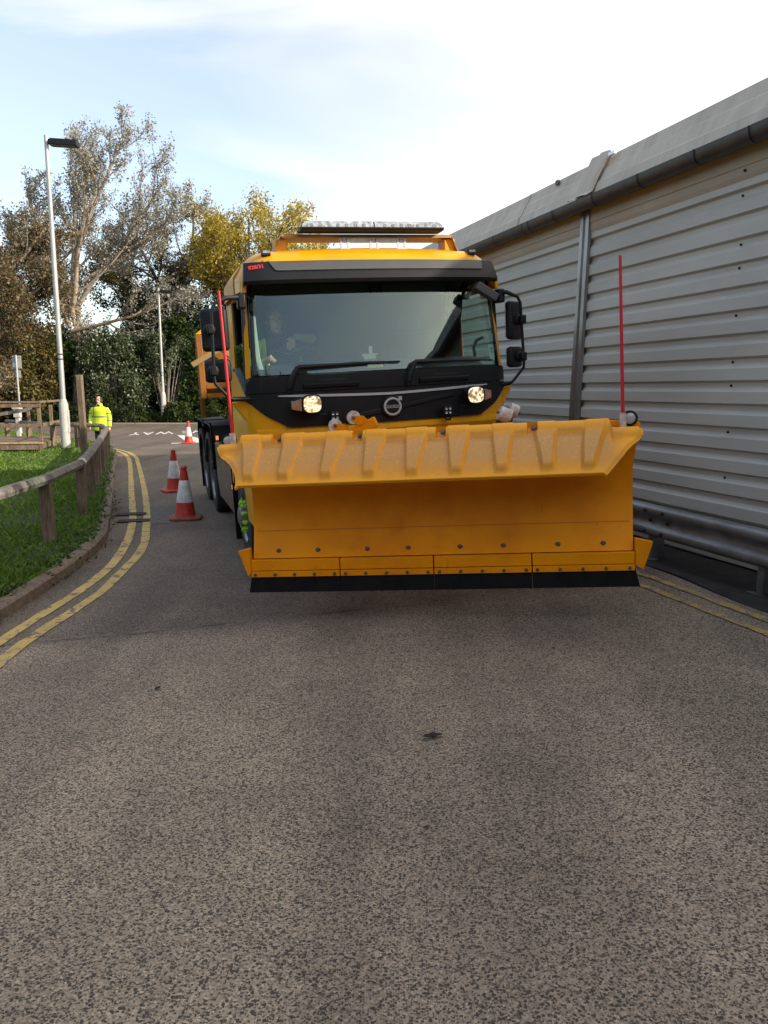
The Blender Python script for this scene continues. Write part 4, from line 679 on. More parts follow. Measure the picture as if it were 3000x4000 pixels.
# linkage back to the lorry and stiffeners
mb = MB(); [mb.box(x - .012, x + .012, .29, .38, .2, 1.1) for x in (-1.3, -.75, -.25, .25, .75, 1.3)]; mb.box(-1.3, 1.3, .36, .44, .50, .60); mb.box(-1.3, 1.3, .36, .44, .95, 1.03); mb.build('stiffener', YELP, pl)
mb = MB(); mb.cbox((-.35, .85, .50), (.12, .95, .12), Matrix.Rotation(.25, 3, 'Z')); mb.cbox((.2, .95, .50), (.12, 1.15, .12), Matrix.Rotation(.55, 3, 'Z')); mb.cbox((-.15, 1.15, .62), (.9, .15, .5), Matrix.Rotation(R_(25), 3, 'Z')); mb.build('push_frame', YELP, pl, bevel=.01)
# ---------------------------------------------------------------- people
def ell(mb, c, r3, n=14, M=None):
    P = []
    for i in range(n + 1):
        th = math.pi * i / n; P.append([Vector((c[0] + r3[0] * math.sin(th) * math.cos(2 * math.pi * j / (2 * n)), c[1] + r3[1] * math.sin(th) * math.sin(2 * math.pi * j / (2 * n)), c[2] + r3[2] * math.cos(th))) for j in range(2 * n + 1)])
    if M: P = [[M @ p for p in row] for row in P]
    mb.grid(P); return mb
def fuse(mb, name, m, par, vox, smooth_it=4):
    o = mb.build(name, m, None, smooth=0, fix=False); r = o.modifiers.new('r', 'REMESH'); r.mode = 'VOXEL'; r.voxel_size = vox; r.use_smooth_shade = True
    s_ = o.modifiers.new('s', 'SMOOTH'); s_.iterations = smooth_it; s_.factor = .5
    dg = bpy.context.evaluated_depsgraph_get(); me = bpy.data.meshes.new_from_object(o.evaluated_get(dg)); bpy.data.objects.remove(o)
    q = bpy.data.objects.new(name, me); col.objects.link(q); me.materials.clear(); me.materials.append(m); me.shade_smooth(); q.parent = par; return q
def hand(mb, w, d, up, side, curl=.5, sc=1.0, thumb=1):   # wrist point, pointing dir, back-of-hand dir, side dir
    w = Vector(w); d = Vector(d).normalized(); up = Vector(up).normalized(); side = Vector(side).normalized()
    mb.tube([w, w + d * .03 * sc, w + d * .06 * sc, w + d * .085 * sc], [.026 * sc, .034 * sc, .037 * sc, .030 * sc], 10)
    for k, (o, ln) in enumerate(((-.030, .062), (-.011, .074), (.009, .069), (.027, .052))):
        p = w + d * .078 * sc + side * o * sc; pts = [p]; ang = 0
        for q in range(3): ang += curl * (.7 + .2 * q); pts.append(pts[-1] + (d * math.cos(ang) - up * math.sin(ang)) * ln * sc * (.45, .32, .23)[q] * 1.25)
        mb.tube(pts, [.0098 * sc, .0092 * sc, .0085 * sc, .007 * sc], 8); ell(mb, pts[-1], (.007 * sc,) * 3, 5)
    p = w + d * .025 * sc - side * .028 * thumb * sc; mb.tube([p, p + (d * .6 - side * thumb * .8 - up * .2).normalized() * .035 * sc, p + (d * .85 - side * thumb * .7 - up * .6).normalized() * .065 * sc], [.014 * sc, .012 * sc, .009 * sc], 8)
SKIN = mat('skin', (.72, .40, .29), .5, c2=(.62, .32, .22), vs_=14)
HAIR = mat('dark_hair', (.035, .025, .02), .7)
def hv(name, arm_x=.215, torso_bands=((1.085, 1.135),), arm_bands=((1.185, 1.22), (.985, 1.02)), vert=-.13):
    m, n, l, b = node_mat(name); t = n.new('ShaderNodeTexCoord').outputs['Object']; s_ = n.new('ShaderNodeSeparateXYZ'); l.new(t, s_.inputs[0])
    def math_(op, a_, b_): q = n.new('ShaderNodeMath'); q.operation = op; [(l.new(v, q.inputs[i]) if hasattr(v, 'links') else setattr(q.inputs[i], 'default_value', v)) for i, v in enumerate((a_, b_))]; return q.outputs[0]
    ax = math_('ABSOLUTE', s_.outputs[0], 0); isarm = math_('GREATER_THAN', ax, arm_x); tor = math_('SUBTRACT', 1.0, isarm); fac = None
    def band(z0, z1, gate): g = math_('MULTIPLY', math_('GREATER_THAN', s_.outputs[2], z0), math_('LESS_THAN', s_.outputs[2], z1)); return math_('MULTIPLY', g, gate)
    for z0, z1 in torso_bands: q = band(z0, z1, tor); fac = q if fac is None else math_('MAXIMUM', fac, q)
    for z0, z1 in arm_bands: fac = math_('MAXIMUM', fac, band(z0, z1, isarm))
    if vert: fac = math_('MAXIMUM', fac, math_('MULTIPLY', math_('MULTIPLY', math_('GREATER_THAN', s_.outputs[0], vert - .022), math_('LESS_THAN', s_.outputs[0], vert + .022)), math_('GREATER_THAN', s_.outputs[2], 1.1)))
    fo = noise(n, l, t, 7, 4); r = ramp(n, [(.3, (.50, .66, .015)), (.6, (.66, .86, .02))]); l.new(fo.outputs['Fac'], r.inputs[0])
    l.new(mul(n, l, r.outputs[0], (.20, .22, .19), 'MIX', fac), b.inputs['Base Color']); b.inputs['Roughness'].default_value = .6
    bp = n.new('ShaderNodeBump'); bp.inputs['Strength'].default_value = .8; bp.inputs['Distance'].default_value = .02; l.new(fo.outputs['Fac'], bp.inputs['Height']); l.new(bp.outputs[0], b.inputs['Normal']); return m
def person(name, M, vox, head, neck, torso, arms, legs, jmat, label, hands, tilt=Matrix(), hair_rows=None, glasses=True, gloves=None, jhem=None):
    p = empty(name, M); tag(p, label, 'person'); bm_ = MB(); H = Matrix.Translation(head) @ tilt
    ell(bm_, (0, .005, .035), (.076, .095, .088), 12, H); ell(bm_, (0, -.022, -.035), (.056, .068, .078), 10, H); ell(bm_, (0, -.082, -.095), (.026, .02, .02), 8, H)
    bm_.tube([H @ Vector((0, -.086, .01)), H @ Vector((0, -.108, -.028)), H @ Vector((0, -.100, -.042))], [.008, .015, .012], 8)
    for sx in (-1, 1): ell(bm_, (sx * .077, .012, -.005), (.010, .018, .030), 6, H)
    bm_.tube([H @ Vector((0, .02, -.06)), neck, torso[0][0]], [.052, .056, .07], 12)
    bm_.tube([t_[0] for t_ in torso], [t_[1] * .78 for t_ in torso], 16)
    for a_ in arms: bm_.tube([q[0] for q in a_], [q[1] * .72 for q in a_], 10)
    for a_ in legs: bm_.tube([q[0] for q in a_], [q[1] * .85 for q in a_], 10)
    for h_ in hands: hand(bm_, **h_)
    bo_ = fuse(bm_, 'body', SKIN, p, vox, 2)
    jk = MB(); 
    for (c_, r_), (c2_, r2_) in zip(torso[:-1], torso[1:]): pass
    prf = [[(Vector(c_) + Vector((math.cos(a_) * r_ * 1.28, math.sin(a_) * r_ * .86, 0))) for a_ in [2 * math.pi * k / 24 for k in range(25)]] for c_, r_ in torso]
    jk.grid(prf); k = len(jk.v); jk.f.append(tuple(range(k - 25, k - 1))); jk.f.append(tuple(range(24)))
    for a_ in arms: jk.tube([q[0] for q in a_], [q[1] * 1.12 for q in a_], 12)
    jm = fuse(jk, 'jacket', jmat, p, vox * 1.3, 5)
    nk = Vector(neck); mb = MB(); mb.shell([[nk + Vector((math.cos(a_) * r_, math.sin(a_) * r_ * .95 + .0, z_ + .015 * math.sin(a_))) for a_ in [(-math.pi / 2 + .55) + (2 * math.pi - 1.1) * k / 16 for k in range(17)]] for r_, z_ in ((.105, -.055), (.088, .0), (.084, .045))], (0, 0, .004)); mb.build('collar', jmat, p, smooth=60)
    mb = MB(); mb.tube([nk + Vector((0, 0, -.08)), nk + Vector((0, -.0, -.005))], [.088, .070], 14); mb.build('shirt', HAIR, p)
    if legs:
        tr_ = MB(); [tr_.tube([q[0] for q in a_[:-1]], [q[1] * 1.08 for q in a_[:-1]], 12) for a_ in legs]; ell(tr_, torso[-1][0], (.17, .12, .10), 8); fuse(tr_, 'trousers', mat('dark_trousers', (.02, .02, .026), .8), p, vox * 1.5, 3)
        for a_ in legs: mb = MB(); mb.cbox(Vector(a_[-1][0]) + Vector((0, -.06, -.02)), (.10, .27, .09)); mb.build('shoe', BLK, p, bevel=.035, seg=3)
    hr = MB(); rw = []
    for z_, r_, a0 in ((-.05, .080, 1.05), (-.01, .084, .95), (.03, .085, .85), (.07, .078, .55), (.10, .062, 1.1 if glasses else .3), (.118, .035, 1.3 if glasses else .2)):
        rw.append([H @ Vector((math.cos(a_) * r_, math.sin(a_) * r_ * 1.16 + .012, z_)) for a_ in [-math.pi / 2 + a0 + (2 * math.pi - 2 * a0) * k / 20 for k in range(21)]])
    hr.shell(rw, (0, .003, -.004)); hr.build('hair', HAIR, p, smooth=60)
    for sx in (-1, 1):
        mb = MB(); ell(mb, (sx * .029, -.084, .008), (.010, .008, .006), 6, H); mb.build('eye', mat('eye_white', (.5, .48, .45), .3), p)
        mb = MB(); mb.tube([H @ Vector((sx * .014, -.092, .026)), H @ Vector((sx * .032, -.090, .030)), H @ Vector((sx * .048, -.080, .024))], .0035, 5); mb.build('eyebrow', HAIR, p)
    mb = MB(); mb.tube([H @ Vector((q, -.096 + abs(q) * .35, -.066 + abs(q) * .25)) for q in (-.026, -.013, 0, .013, .026)], [.002, .005, .006, .005, .002], 6); mb.build('mouth', mat('lips', (.42, .16, .13), .5), p)
    if glasses:
        mb = MB()
        for sx in (-1, 1): mb.tube([H @ Vector((sx * .032 + .022 * math.cos(a_), -.104, .006 + .015 * math.sin(a_))) for a_ in [2 * math.pi * k / 14 for k in range(15)]], .0018, 5); mb.tube([H @ Vector((sx * .054, -.103, .01)), H @ Vector((sx * .082, .0, .008))], .0018, 5)
        mb.tube([H @ Vector((-.012, -.105, .01)), H @ Vector((.012, -.105, .01))], .0018, 5); mb.build('glasses', SIL, p)
    return p
J1 = hv('hi_vis_jacket')
person('person', TR(-8.14, 22.2, -.04) @ RZ(-.12), .011, (0.01, -.03, 1.565), (0, -.005, 1.435),
    [((0, 0, 1.40), .10), ((0, 0, 1.36), .155), ((0, 0, 1.28), .185), ((0, 0, 1.12), .175), ((0, 0, .98), .178), ((0, 0, .82), .195), ((0, 0, .71), .205)],
    [[((-.17, 0, 1.34), .075), ((-.245, .01, 1.22), .068), ((-.275, -.01, 1.06), .060), ((-.255, -.10, .90), .052)], [((.17, 0, 1.34), .075), ((.245, .02, 1.22), .068), ((.275, .02, 1.05), .060), ((.285, -.03, .83), .052)]],
    [[((sx * .09, 0, .85), .09), ((sx * .10, -.01, .48), .066), ((sx * .11, .02, .10), .05), ((sx * .11, 0, .05), .045)] for sx in (-1, 1)], J1,
    'smiling man in a bright hi-vis jacket standing behind the timber fence corner', [dict(w=(-.25, -.13, .87), d=(.1, -.5, -.6), up=(0, -.5, .5), side=(1, 0, 0), curl=.4), dict(w=(.288, -.04, .81), d=(0, -.15, -1), up=(1, 0, 0), side=(0, 1, 0), curl=.35)])
J2, n, l, b = node_mat('hi_vis_sleeves'); t = n.new('ShaderNodeTexCoord').outputs['Object']; sp = n.new('ShaderNodeSeparateXYZ'); l.new(t, sp.inputs[0]); b.inputs['Roughness'].default_value = .7
r = ramp(n, [(.0, (.45, .62, .02)), (.001, (.45, .62, .02))]); mr = n.new('ShaderNodeMapRange'); mr.inputs[1].default_value = -1.2; mr.inputs[2].default_value = -.2; l.new(sp.outputs[0], mr.inputs[0]); r = ramp(n, [(.0, (.45, .62, .02)), (.285, (.45, .62, .02)), (.29, (.02, .024, .035)), (.55, (.02, .024, .035)), (.555, (.34, .44, .10))]); r.color_ramp.interpolation = 'CONSTANT'; l.new(mr.outputs[0], r.inputs[0]); l.new(r.outputs[0], b.inputs['Base Color'])
drv = person('person', TM.copy(), .0075, (-.80, 1.02, 2.50), (-.78, 1.07, 2.385),
    [((-.78, 1.10, 2.35), .10), ((-.77, 1.11, 2.31), .155), ((-.76, 1.13, 2.22), .18), ((-.75, 1.16, 2.05), .17), ((-.74, 1.18, 1.88), .17), ((-.73, 1.18, 1.74), .18)],
    [[((-.95, 1.10, 2.29), .07), ((-1.02, 1.05, 2.18), .062), ((-1.03, .98, 2.05), .054), ((-.94, .84, 2.10), .045)], [((-.60, 1.10, 2.29), .07), ((-.48, 1.06, 2.27), .060), ((-.45, 1.02, 2.31), .060), ((-.60, 1.0, 2.325), .050), ((-.64, .99, 2.325), .044)]],
    [[((-.80, 1.10, 1.76), .09), ((-.82, .75, 1.74), .07), ((-.82, .62, 1.45), .05), ((-.82, .60, 1.34), .05)], [((-.65, 1.10, 1.76), .09), ((-.60, .75, 1.74), .07), ((-.60, .62, 1.45), .05), ((-.60, .60, 1.34), .05)]], J2,
    'driver in a hi-vis jacket gripping the steering wheel behind the windscreen', [dict(w=(-.655, 1.0, 2.32), d=(-.25, -1, -.30), up=(0, -.35, 1), side=(1, -.2, 0), curl=.75, sc=1.2, thumb=1), dict(w=(-.93, .84, 2.11), d=(.3, -.6, .3), up=(0, -.3, 1), side=(1, 0, 0), curl=.8)], tilt=Matrix.Rotation(.1, 4, 'X'), glasses=False)

# ---------------------------------------------------------------- traffic cones
CR = mat('cone_red', (.62, .045, .022), .5, c2=(.42, .03, .02), vs_=14); CB = mat('cone_base_worn', (.34, .085, .03), .7, c2=(.14, .06, .03), vs_=16); CW = mat('cone_white', (.72, .71, .68), .35, c2=(.46, .44, .41), vs_=9)
def cone(loc, rz, label, basem):
    c = empty('traffic_cone', loc=loc, rz=rz); tag(c, label, 'traffic cone', 'traffic cones beside the lorry')
    mb = MB(); mb.lathe([(.225, 0), (.23, .012), (.226, .036), (.18, .048), (.14, .055)], 32, sq=5); mb.build('base', basem, c, bevel=.006)
    mb = MB(); mb.lathe([(.150, .045), (.142, .07), (.118, .245)], 32); mb.build('body', CR, c, smooth=50)
    mb = MB(); mb.lathe([(.119, .245), (.121, .247), (.067, .56), (.065, .562)], 32); mb.build('reflective_sleeve', CW, c, smooth=50)
    mb = MB(); mb.lathe([(.066, .56), (.047, .70), (.040, .705), (.040, .72), (.048, .725), (.048, .74), (.040, .75), (.036, .765), (.02, .767)], 28); mb.build('top', CR, c, smooth=30)
    return c
cone((-2.87, 10.97, G(-2.87, 10.97)), .2, 'nearest red and white traffic cone, with a worn brownish base', CB)
cone((-3.84, 14.0, G(-3.84, 14)), .5, 'middle red and white cone, partly hidden by the nearest one', CR)
cone((-6.74, 26.6, 0), .1, 'farthest small red and white cone, standing on the white road triangle', CR)

# ---------------------------------------------------------------- timber
def wood(name, c1, c2): 
    m, n, l, b = node_mat(name); t = n.new('ShaderNodeTexCoord').outputs['Object']; g = n.new('ShaderNodeTexCoord')
    a_ = noise(n, l, t, 7, 6, .6, (1, 1, .25)); r = ramp(n, [(.3, c2), (.7, c1)]); l.new(a_.outputs['Fac'], r.inputs[0]); f_ = noise(n, l, t, 60, 3, .6, (1, 1, .12)); r2 = ramp(n, [(.35, (.55, .55, .55)), (.6, (1.1, 1.1, 1.1))]); l.new(f_.outputs['Fac'], r2.inputs[0])
    l.new(mul(n, l, r.outputs[0], r2.outputs[0]), b.inputs['Base Color']); b.inputs['Roughness'].default_value = .85
    bp = n.new('ShaderNodeBump'); bp.inputs['Strength'].default_value = .6; bp.inputs['Distance'].default_value = .01; l.new(f_.outputs['Fac'], bp.inputs['Height']); l.new(bp.outputs[0], b.inputs['Normal']); return m
WD = wood('weathered_timber', (.27, .195, .125), (.13, .09, .06)); WD2 = wood('grey_rail_timber', (.27, .24, .21), (.085, .072, .06)); WD3 = wood('new_timber', (.52, .36, .18), (.40, .26, .13))
fn_ = empty('timber_fence', loc=(-3.83, 8.72, .1)); tag(fn_, 'low post and rail fence of weathered timber following the kerb round the corner', 'fence')
FO = Vector((-3.83, 8.72, .1))
posts = [(-3.78, .6), (-3.76, 2.6), (-3.75, 4.6), (-3.72, 6.6), (-3.86, 8.72), (-4.2, 10.6), (-4.72, 12.33), (-5.35, 14.32), (-5.9, 16.04), (-6.5, 17.9), (-7.15, 19.9), (-7.93, 21.75), (-8.75, 22.05), (-9.7, 22.6), (-10.85, 23.6), (-12.1, 24.8)]
for i, (x, y) in enumerate(posts):
    hgt = random.uniform(.70, .73); mb = MB(); wd = .063; dx = Vector((posts[min(i + 1, len(posts) - 1)][0] - posts[max(i - 1, 0)][0], posts[min(i + 1, len(posts) - 1)][1] - posts[max(i - 1, 0)][1])).normalized(); an = math.atan2(dx.y, dx.x)
    mb.box(-wd, wd, -wd, wd, -.15, hgt, TR(x - FO.x, y - FO.y, 0) @ RZ(an) @ RX(random.uniform(-.02, .02))); mb.build('post', WD, fn_, bevel=.006)
rail = [Vector((x - FO.x, y - FO.y, .735)) for x, y in posts]
for i in range(len(rail) - 1):
    a_, b_ = rail[i], rail[i + 1]; d = (b_ - a_).normalized(); pn_ = Vector((-d.y, d.x, 0)); mb = MB(); hw = .058; R5 = []
    nseg = 14
    for k in range(nseg + 1):
        c_ = a_.lerp(b_, k / nseg) + d * (.0); w1 = .004 * math.sin(k * 2.1 + i); R5.append([c_ + pn_ * (-hw - .012 + w1), c_ + pn_ * (-hw + w1) + Vector((0, 0, -.045)), c_ + pn_ * (hw + w1) + Vector((0, 0, -.045)), c_ + pn_ * (hw + .012 + w1), c_ + pn_ * (.03 + w1) + Vector((0, 0, .052)), c_ + pn_ * (-.03 + w1) + Vector((0, 0, .052)), c_ + pn_ * (-hw - .012 + w1)])
    mb.grid(R5); k = len(mb.v); mb.f.append(tuple(range(6))); mb.f.append(tuple(range(k - 7, k - 1))); mb.build('rail', WD2, fn_, smooth=20)
tp = MB(); tp.box(-.055, .055, -.05, .05, 0, 2.02, RY(-.012)); tp.box(-.075, -.055, -.03, .03, 1.72, 1.80, RY(-.012)); o_ = tp.build('timber_post', WD, None, bevel=.008); o_.location = (-5.83, 15.0, .1); tag(o_, 'tall squared timber post rising behind the fence, left of the man', 'post')
# timber deck with handrails
dk = empty('timber_deck', Matrix(((-1, -.45, 0, -9.35), (0, .89, 0, 21.0), (0, 0, 1, .0), (0, 0, 0, 1)))); tag(dk, 'raised timber platform with two-bar handrails on the grass at the left edge', 'deck')
def dkb(nm, x0, x1, y0, y1, z0, z1, m=WD): mb = MB(); mb.box(x0, x1, y0, y1, z0, z1); return mb.build(nm, m, dk, bevel=.006)
dkb('edge_beam', .06, 4.6, -.03, .03, .22, .375); dkb('edge_beam', 0, .05, .06, 3.4, .22, .375); dkb('deck_board', -.05, 4.6, -.06, .08, .38, .42, WD3)
for k in range(22): dkb('deck_board', .05, 4.55, .09 + k * .15, .23 + k * .15, .378, .405, WD)
for x, y, z in ((0, 0, 1.47), (1.9, 0, 1.47), (3.8, 0, 1.47), (0, 1.7, 1.40), (0, 3.4, 1.45), (.95, 3.4, 1.35), (1.9, 3.4, 1.35), (2.9, 3.4, 1.35)): dkb('post', x - .045, x + .045, y - .045, y + .045, 0.0, z)
dkb('handrail', -.07, 4.6, -.07, .07, 1.475, 1.53); dkb('handrail', -.07, .07, .075, 3.45, 1.475, 1.53); dkb('mid_rail', -.05, 4.6, -.075, -.05, .83, .93); dkb('mid_rail', -.075, -.05, .08, 3.45, .83, .93); dkb('mid_rail', -.07, 4.6, -.075, -.05, 1.36, 1.45)
mb = MB(); mb.cbox((1.35, 1.6, 1.14), (1.75, .08, .10), Matrix.Rotation(R_(9), 3, 'Y')); mb.build('sloping_rail', WD2, dk)
bn = MB(); bn.box(-.35, 1.6, -.03, .03, .45, 1.32); o_ = bn.build('notice_board', mat('brown_board', (.075, .035, .028), .5), None, bevel=.01); o_.location = (-12.75, 22.4, .0); tag(o_, 'dark brown panel standing on the timber deck', 'board'); o_.rotation_euler[2] = math.pi
os_ = MB(); os_.add([(0, 0, .42), (.28, 0, .42), (.13, 0, .86), (.0, 0, .86)] + [(0, .03, .42), (.28, .03, .42), (.13, .03, .86), (.0, .03, .86)], [(0, 1, 2, 3), (7, 6, 5, 4), (0, 4, 5, 1), (1, 5, 6, 2), (2, 6, 7, 3), (3, 7, 4, 0)]); q_ = empty('leaning_panel', loc=(-11.22, 21.9, 0)); tag(q_, 'orange panel with a white top leaning beside the brown panel', 'panel'); os_.build('orange_face', mat('orange_board', (.55, .16, .05), .5), q_); mb = MB(); mb.box(0, .09, 0, .03, .865, 1.12); mb.build('white_top', WHT, q_)
wb = empty('white_meter_box', loc=(-11.35, 24.0, .1)); tag(wb, 'small white hooded box on a post behind the deck handrail', 'box'); mb = MB(); mb.box(-.10, .10, -.08, .08, .88, 1.14); mb.box(-.125, .125, -.10, .10, 1.14, 1.19); mb.build('hood', WHT, wb, bevel=.012); mb = MB(); mb.box(-.06, .06, -.05, .05, 0, .88); mb.build('post', WHT, wb, bevel=.01)

# ---------------------------------------------------------------- lamps and sign
POLE = mat('galvanised_pole', (.50, .50, .485), .45, .35, c2=(.36, .355, .34), vs_=7, stretch=(1, 1, .15)); POLEB = mat('painted_pole_base', (.50, .485, .44), .6, c2=(.38, .37, .33), vs_=8)
def lamp(loc, h, hb, rb_, label, arm):
    o = empty('street_lamp', loc=loc); tag(o, label, 'street lamp', 'street lamps by the road')
    mb = MB(); mb.lathe([(rb_ * 1.02, -.05), (rb_, .02), (rb_, hb - .1), (rb_ * .85, hb - .04), (rb_ * .62, hb + .06)], 24); bs_ = mb.build('base', POLEB, o, smooth=40)
    mb = MB(); mb.box(rb_ * .55, rb_ * 1.04, -rb_ * .5, rb_ * .5, .55, hb - .25); mb.build('door', POLEB, bs_, bevel=.01)
    mb = MB(); mb.lathe([(rb_ * 1.05, -.05), (rb_ * 1.06, .12), (rb_ * 1.01, .13)], 24); mb.build('black_foot', TYRE, bs_)
    mb = MB(); mb.lathe([(rb_ * .58, hb), (rb_ * .50, h * .6), (rb_ * .42, h)], 20); sh = mb.build('column', POLE, o, smooth=60)
    mb = MB(); [mb.lathe([(rb_ * .60, z), (rb_ * .60, z + .03)], 20) for z in (2.55, 2.68)]; mb.build('band', BLK, sh)
    for a0, a1 in arm:
        M0 = TR(0, 0, h - .18) @ RY(.06 if a1 > 0 else -.06); mb = MB(); mb.box(min(a0, a1), max(a0, a1), -.13, .13, -.06, .07, M0); mb.box(min(a0, a1) + .04, max(a0, a1) - .02, -.11, .11, .07, .10, M0); hd = mb.build('lamp_head', BLK, o, bevel=.03, seg=3)
        mb = MB(); mb.box(min(a0, a1) + .05, max(a0, a1) - .05, -.10, .10, -.075, -.058, M0); mb.build('diffuser', mat('grey_lens', (.12, .12, .12), .3), hd); mb = MB(); mb.cbox((a0 * .5, 0, h - .18), (abs(a0) + .06, .06, .05)); mb.build('bracket', POLE, hd)
    return o
lamp((-8.92, 21.6, .1), 8.36, 1.42, .125, 'nearer tall street lamp with one black head, standing on the grass', [(.08, .84)])
lamp((-12.41, 43.7, .05), 7.28, 1.6, .14, 'farther slim street lamp against the dark trees', [(-.08, -.45), (.08, .72)])
sg_ = empty('sign_post', loc=(-13.95, 29.7, .1)); tag(sg_, 'grey road sign seen from behind, two plates on one pole', 'road sign'); SGM = mat('sign_back_grey', (.42, .43, .42), .5, .2, var=.1)
mb = MB(); mb.tube([(0, 0, -.1), (0, 0, 3.02)], .038, 12); mb.build('pole', POLE, sg_); 
for z0, z1, w_ in ((2.52, 3.0, .175), (2.17, 2.45, .115)):
    mb = MB(); mb.box(-w_, w_, .05, .056, z0, z1); pq = mb.build('plate', SGM, sg_, bevel=.003); mb = MB(); mb.box(-w_ + .01, w_ - .01, .035, .05, z1 - .06, z1 - .03); mb.box(-w_ + .01, w_ - .01, .035, .05, z0 + .03, z0 + .06); mb.build('channel', SGM, pq)
mb = MB(); mb.box(-.165, -.06, .043, .049, 2.535, 2.72); mb.build('sticker', mat('white_sticker', (.75, .75, .72), .5), sg_)
# far pedestrian railing
rl = empty('metal_railing', loc=(-16.4, 41.6, 0)); tag(rl, 'dark metal pedestrian railing at the foot of the trees', 'railing'); mb = MB()
mb.tube([(-.6, 0, .95), (3.0, 0, .95)], .022, 6); mb.tube([(-.6, 0, .25), (3.0, 0, .25)], .018, 6); mb.build('rail', DKB, rl)
for k in range(4): mb = MB(); mb.tube([(-.6 + k * 1.2, 0, 0), (-.6 + k * 1.2, 0, 1.0)], .028, 6); mb.build('post', DKB, rl)
mb = MB(); [mb.tube([(-.6 + k * .15, 0, .25), (-.6 + k * .15, 0, .95)], .008, 5) for k in range(25)]; mb.build('infill_bars', DKB, rl)
# litter
LEAFM = mat('dead_leaf', (.016, .010, .007), .8, var=.5, vs_=60)
for i, (x, y, s_, rz, lab) in enumerate(((.255, 3.82, 1.25, .3, 'curled dark dead leaf lying in the middle of the road'), (-1.41, 4.56, .75, 1.2, 'flat dark leaf lying on the road at the left'), (1.16, 5.05, .4, 2, 'tiny dark leaf on the road right of centre, in front of the plough'), (.18, 3.0, .35, 0, 'small dark fragment on the road, below the curled leaf'))):
    mb = MB(); P = []
    for a_ in np.linspace(-1, 1, 9): w_ = .018 * (1 - abs(a_) ** 1.6) * (1 + .3 * math.sin(a_ * 9)); P.append([(a_ * .048, w_ * q, .004 + .010 * abs(q) ** 1.5 * (1 - abs(a_)) + .008 * a_ * a_) for q in (-1, -.5, 0, .5, 1)])
    mb.shell(P, (0, 0, .0012)); o_ = mb.build('dead_leaf', LEAFM, None, smooth=60); o_.location = (x, y, G(x, y) + .004); o_.scale = (s_,) * 3; o_.rotation_euler[2] = rz; tag(o_, lab, 'leaf', 'dead leaves on the road')

# ---------------------------------------------------------------- vegetation
rng = np.random.default_rng(5)
def fastmesh(name, V, F, m, parent=None, smooth=False):
    me = bpy.data.meshes.new(name); V = np.asarray(V, dtype=np.float32); F = np.asarray(F, dtype=np.int32); k = F.shape[1]
    me.vertices.add(len(V)); me.vertices.foreach_set('co', V.ravel()); me.loops.add(F.size); me.loops.foreach_set('vertex_index', F.ravel()); me.polygons.add(len(F)); me.polygons.foreach_set('loop_start', np.arange(0, F.size, k, dtype=np.int32)); me.update(); me.validate()
    if smooth: me.shade_smooth()
    o = bpy.data.objects.new(name, me); col.objects.link(o); me.materials.append(m); o.parent = parent; return o
def leaves(P, size, asp=.7, upb=.3, out=None):
    n = len(P); d = rng.normal(size=(n, 3)); nn = rng.normal(size=(n, 3)); nn[:, 2] += upb
    if out is not None: nn += out * .8
    nn /= np.linalg.norm(nn, axis=1)[:, None]; d -= nn * (d * nn).sum(1)[:, None]; d /= np.linalg.norm(d, axis=1)[:, None]; s2 = np.cross(nn, d); sz = (size * rng.uniform(.45, 1.6, n))[:, None]
    a_ = P - d * sz * .5; b_ = P + s2 * sz * asp * .5 - nn * sz * .08; c_ = P + d * sz * .5; e_ = P - s2 * sz * asp * .5 - nn * sz * .08
    V = np.stack([a_, b_, c_, e_], 1).reshape(-1, 3); F = np.arange(n * 4).reshape(-1, 4); return V, F
def tubes(branches, k=4):
    V = []; F = []; o = 0
    for pts, rs in branches:
        m_ = len(pts); n = 6 if rs[0] > .06 else (4 if rs[0] > .015 else 3)
        for i in range(m_):
            d = pts[min(i + 1, m_ - 1)] - pts[max(i - 1, 0)]; d = d / (np.linalg.norm(d) + 1e-9); a_ = np.cross(d, (0, 0, 1) if abs(d[2]) < .9 else (1, 0, 0)); a_ /= np.linalg.norm(a_); b_ = np.cross(d, a_)
            for j in range(n): th = 2 * math.pi * j / n; V.append(pts[i] + (a_ * math.cos(th) + b_ * math.sin(th)) * rs[i])
        for i in range(m_ - 1):
            for j in range(n): F.append((o + i * n + j, o + i * n + (j + 1) % n, o + (i + 1) * n + (j + 1) % n, o + (i + 1) * n + j))
        o += m_ * n
    return V, F
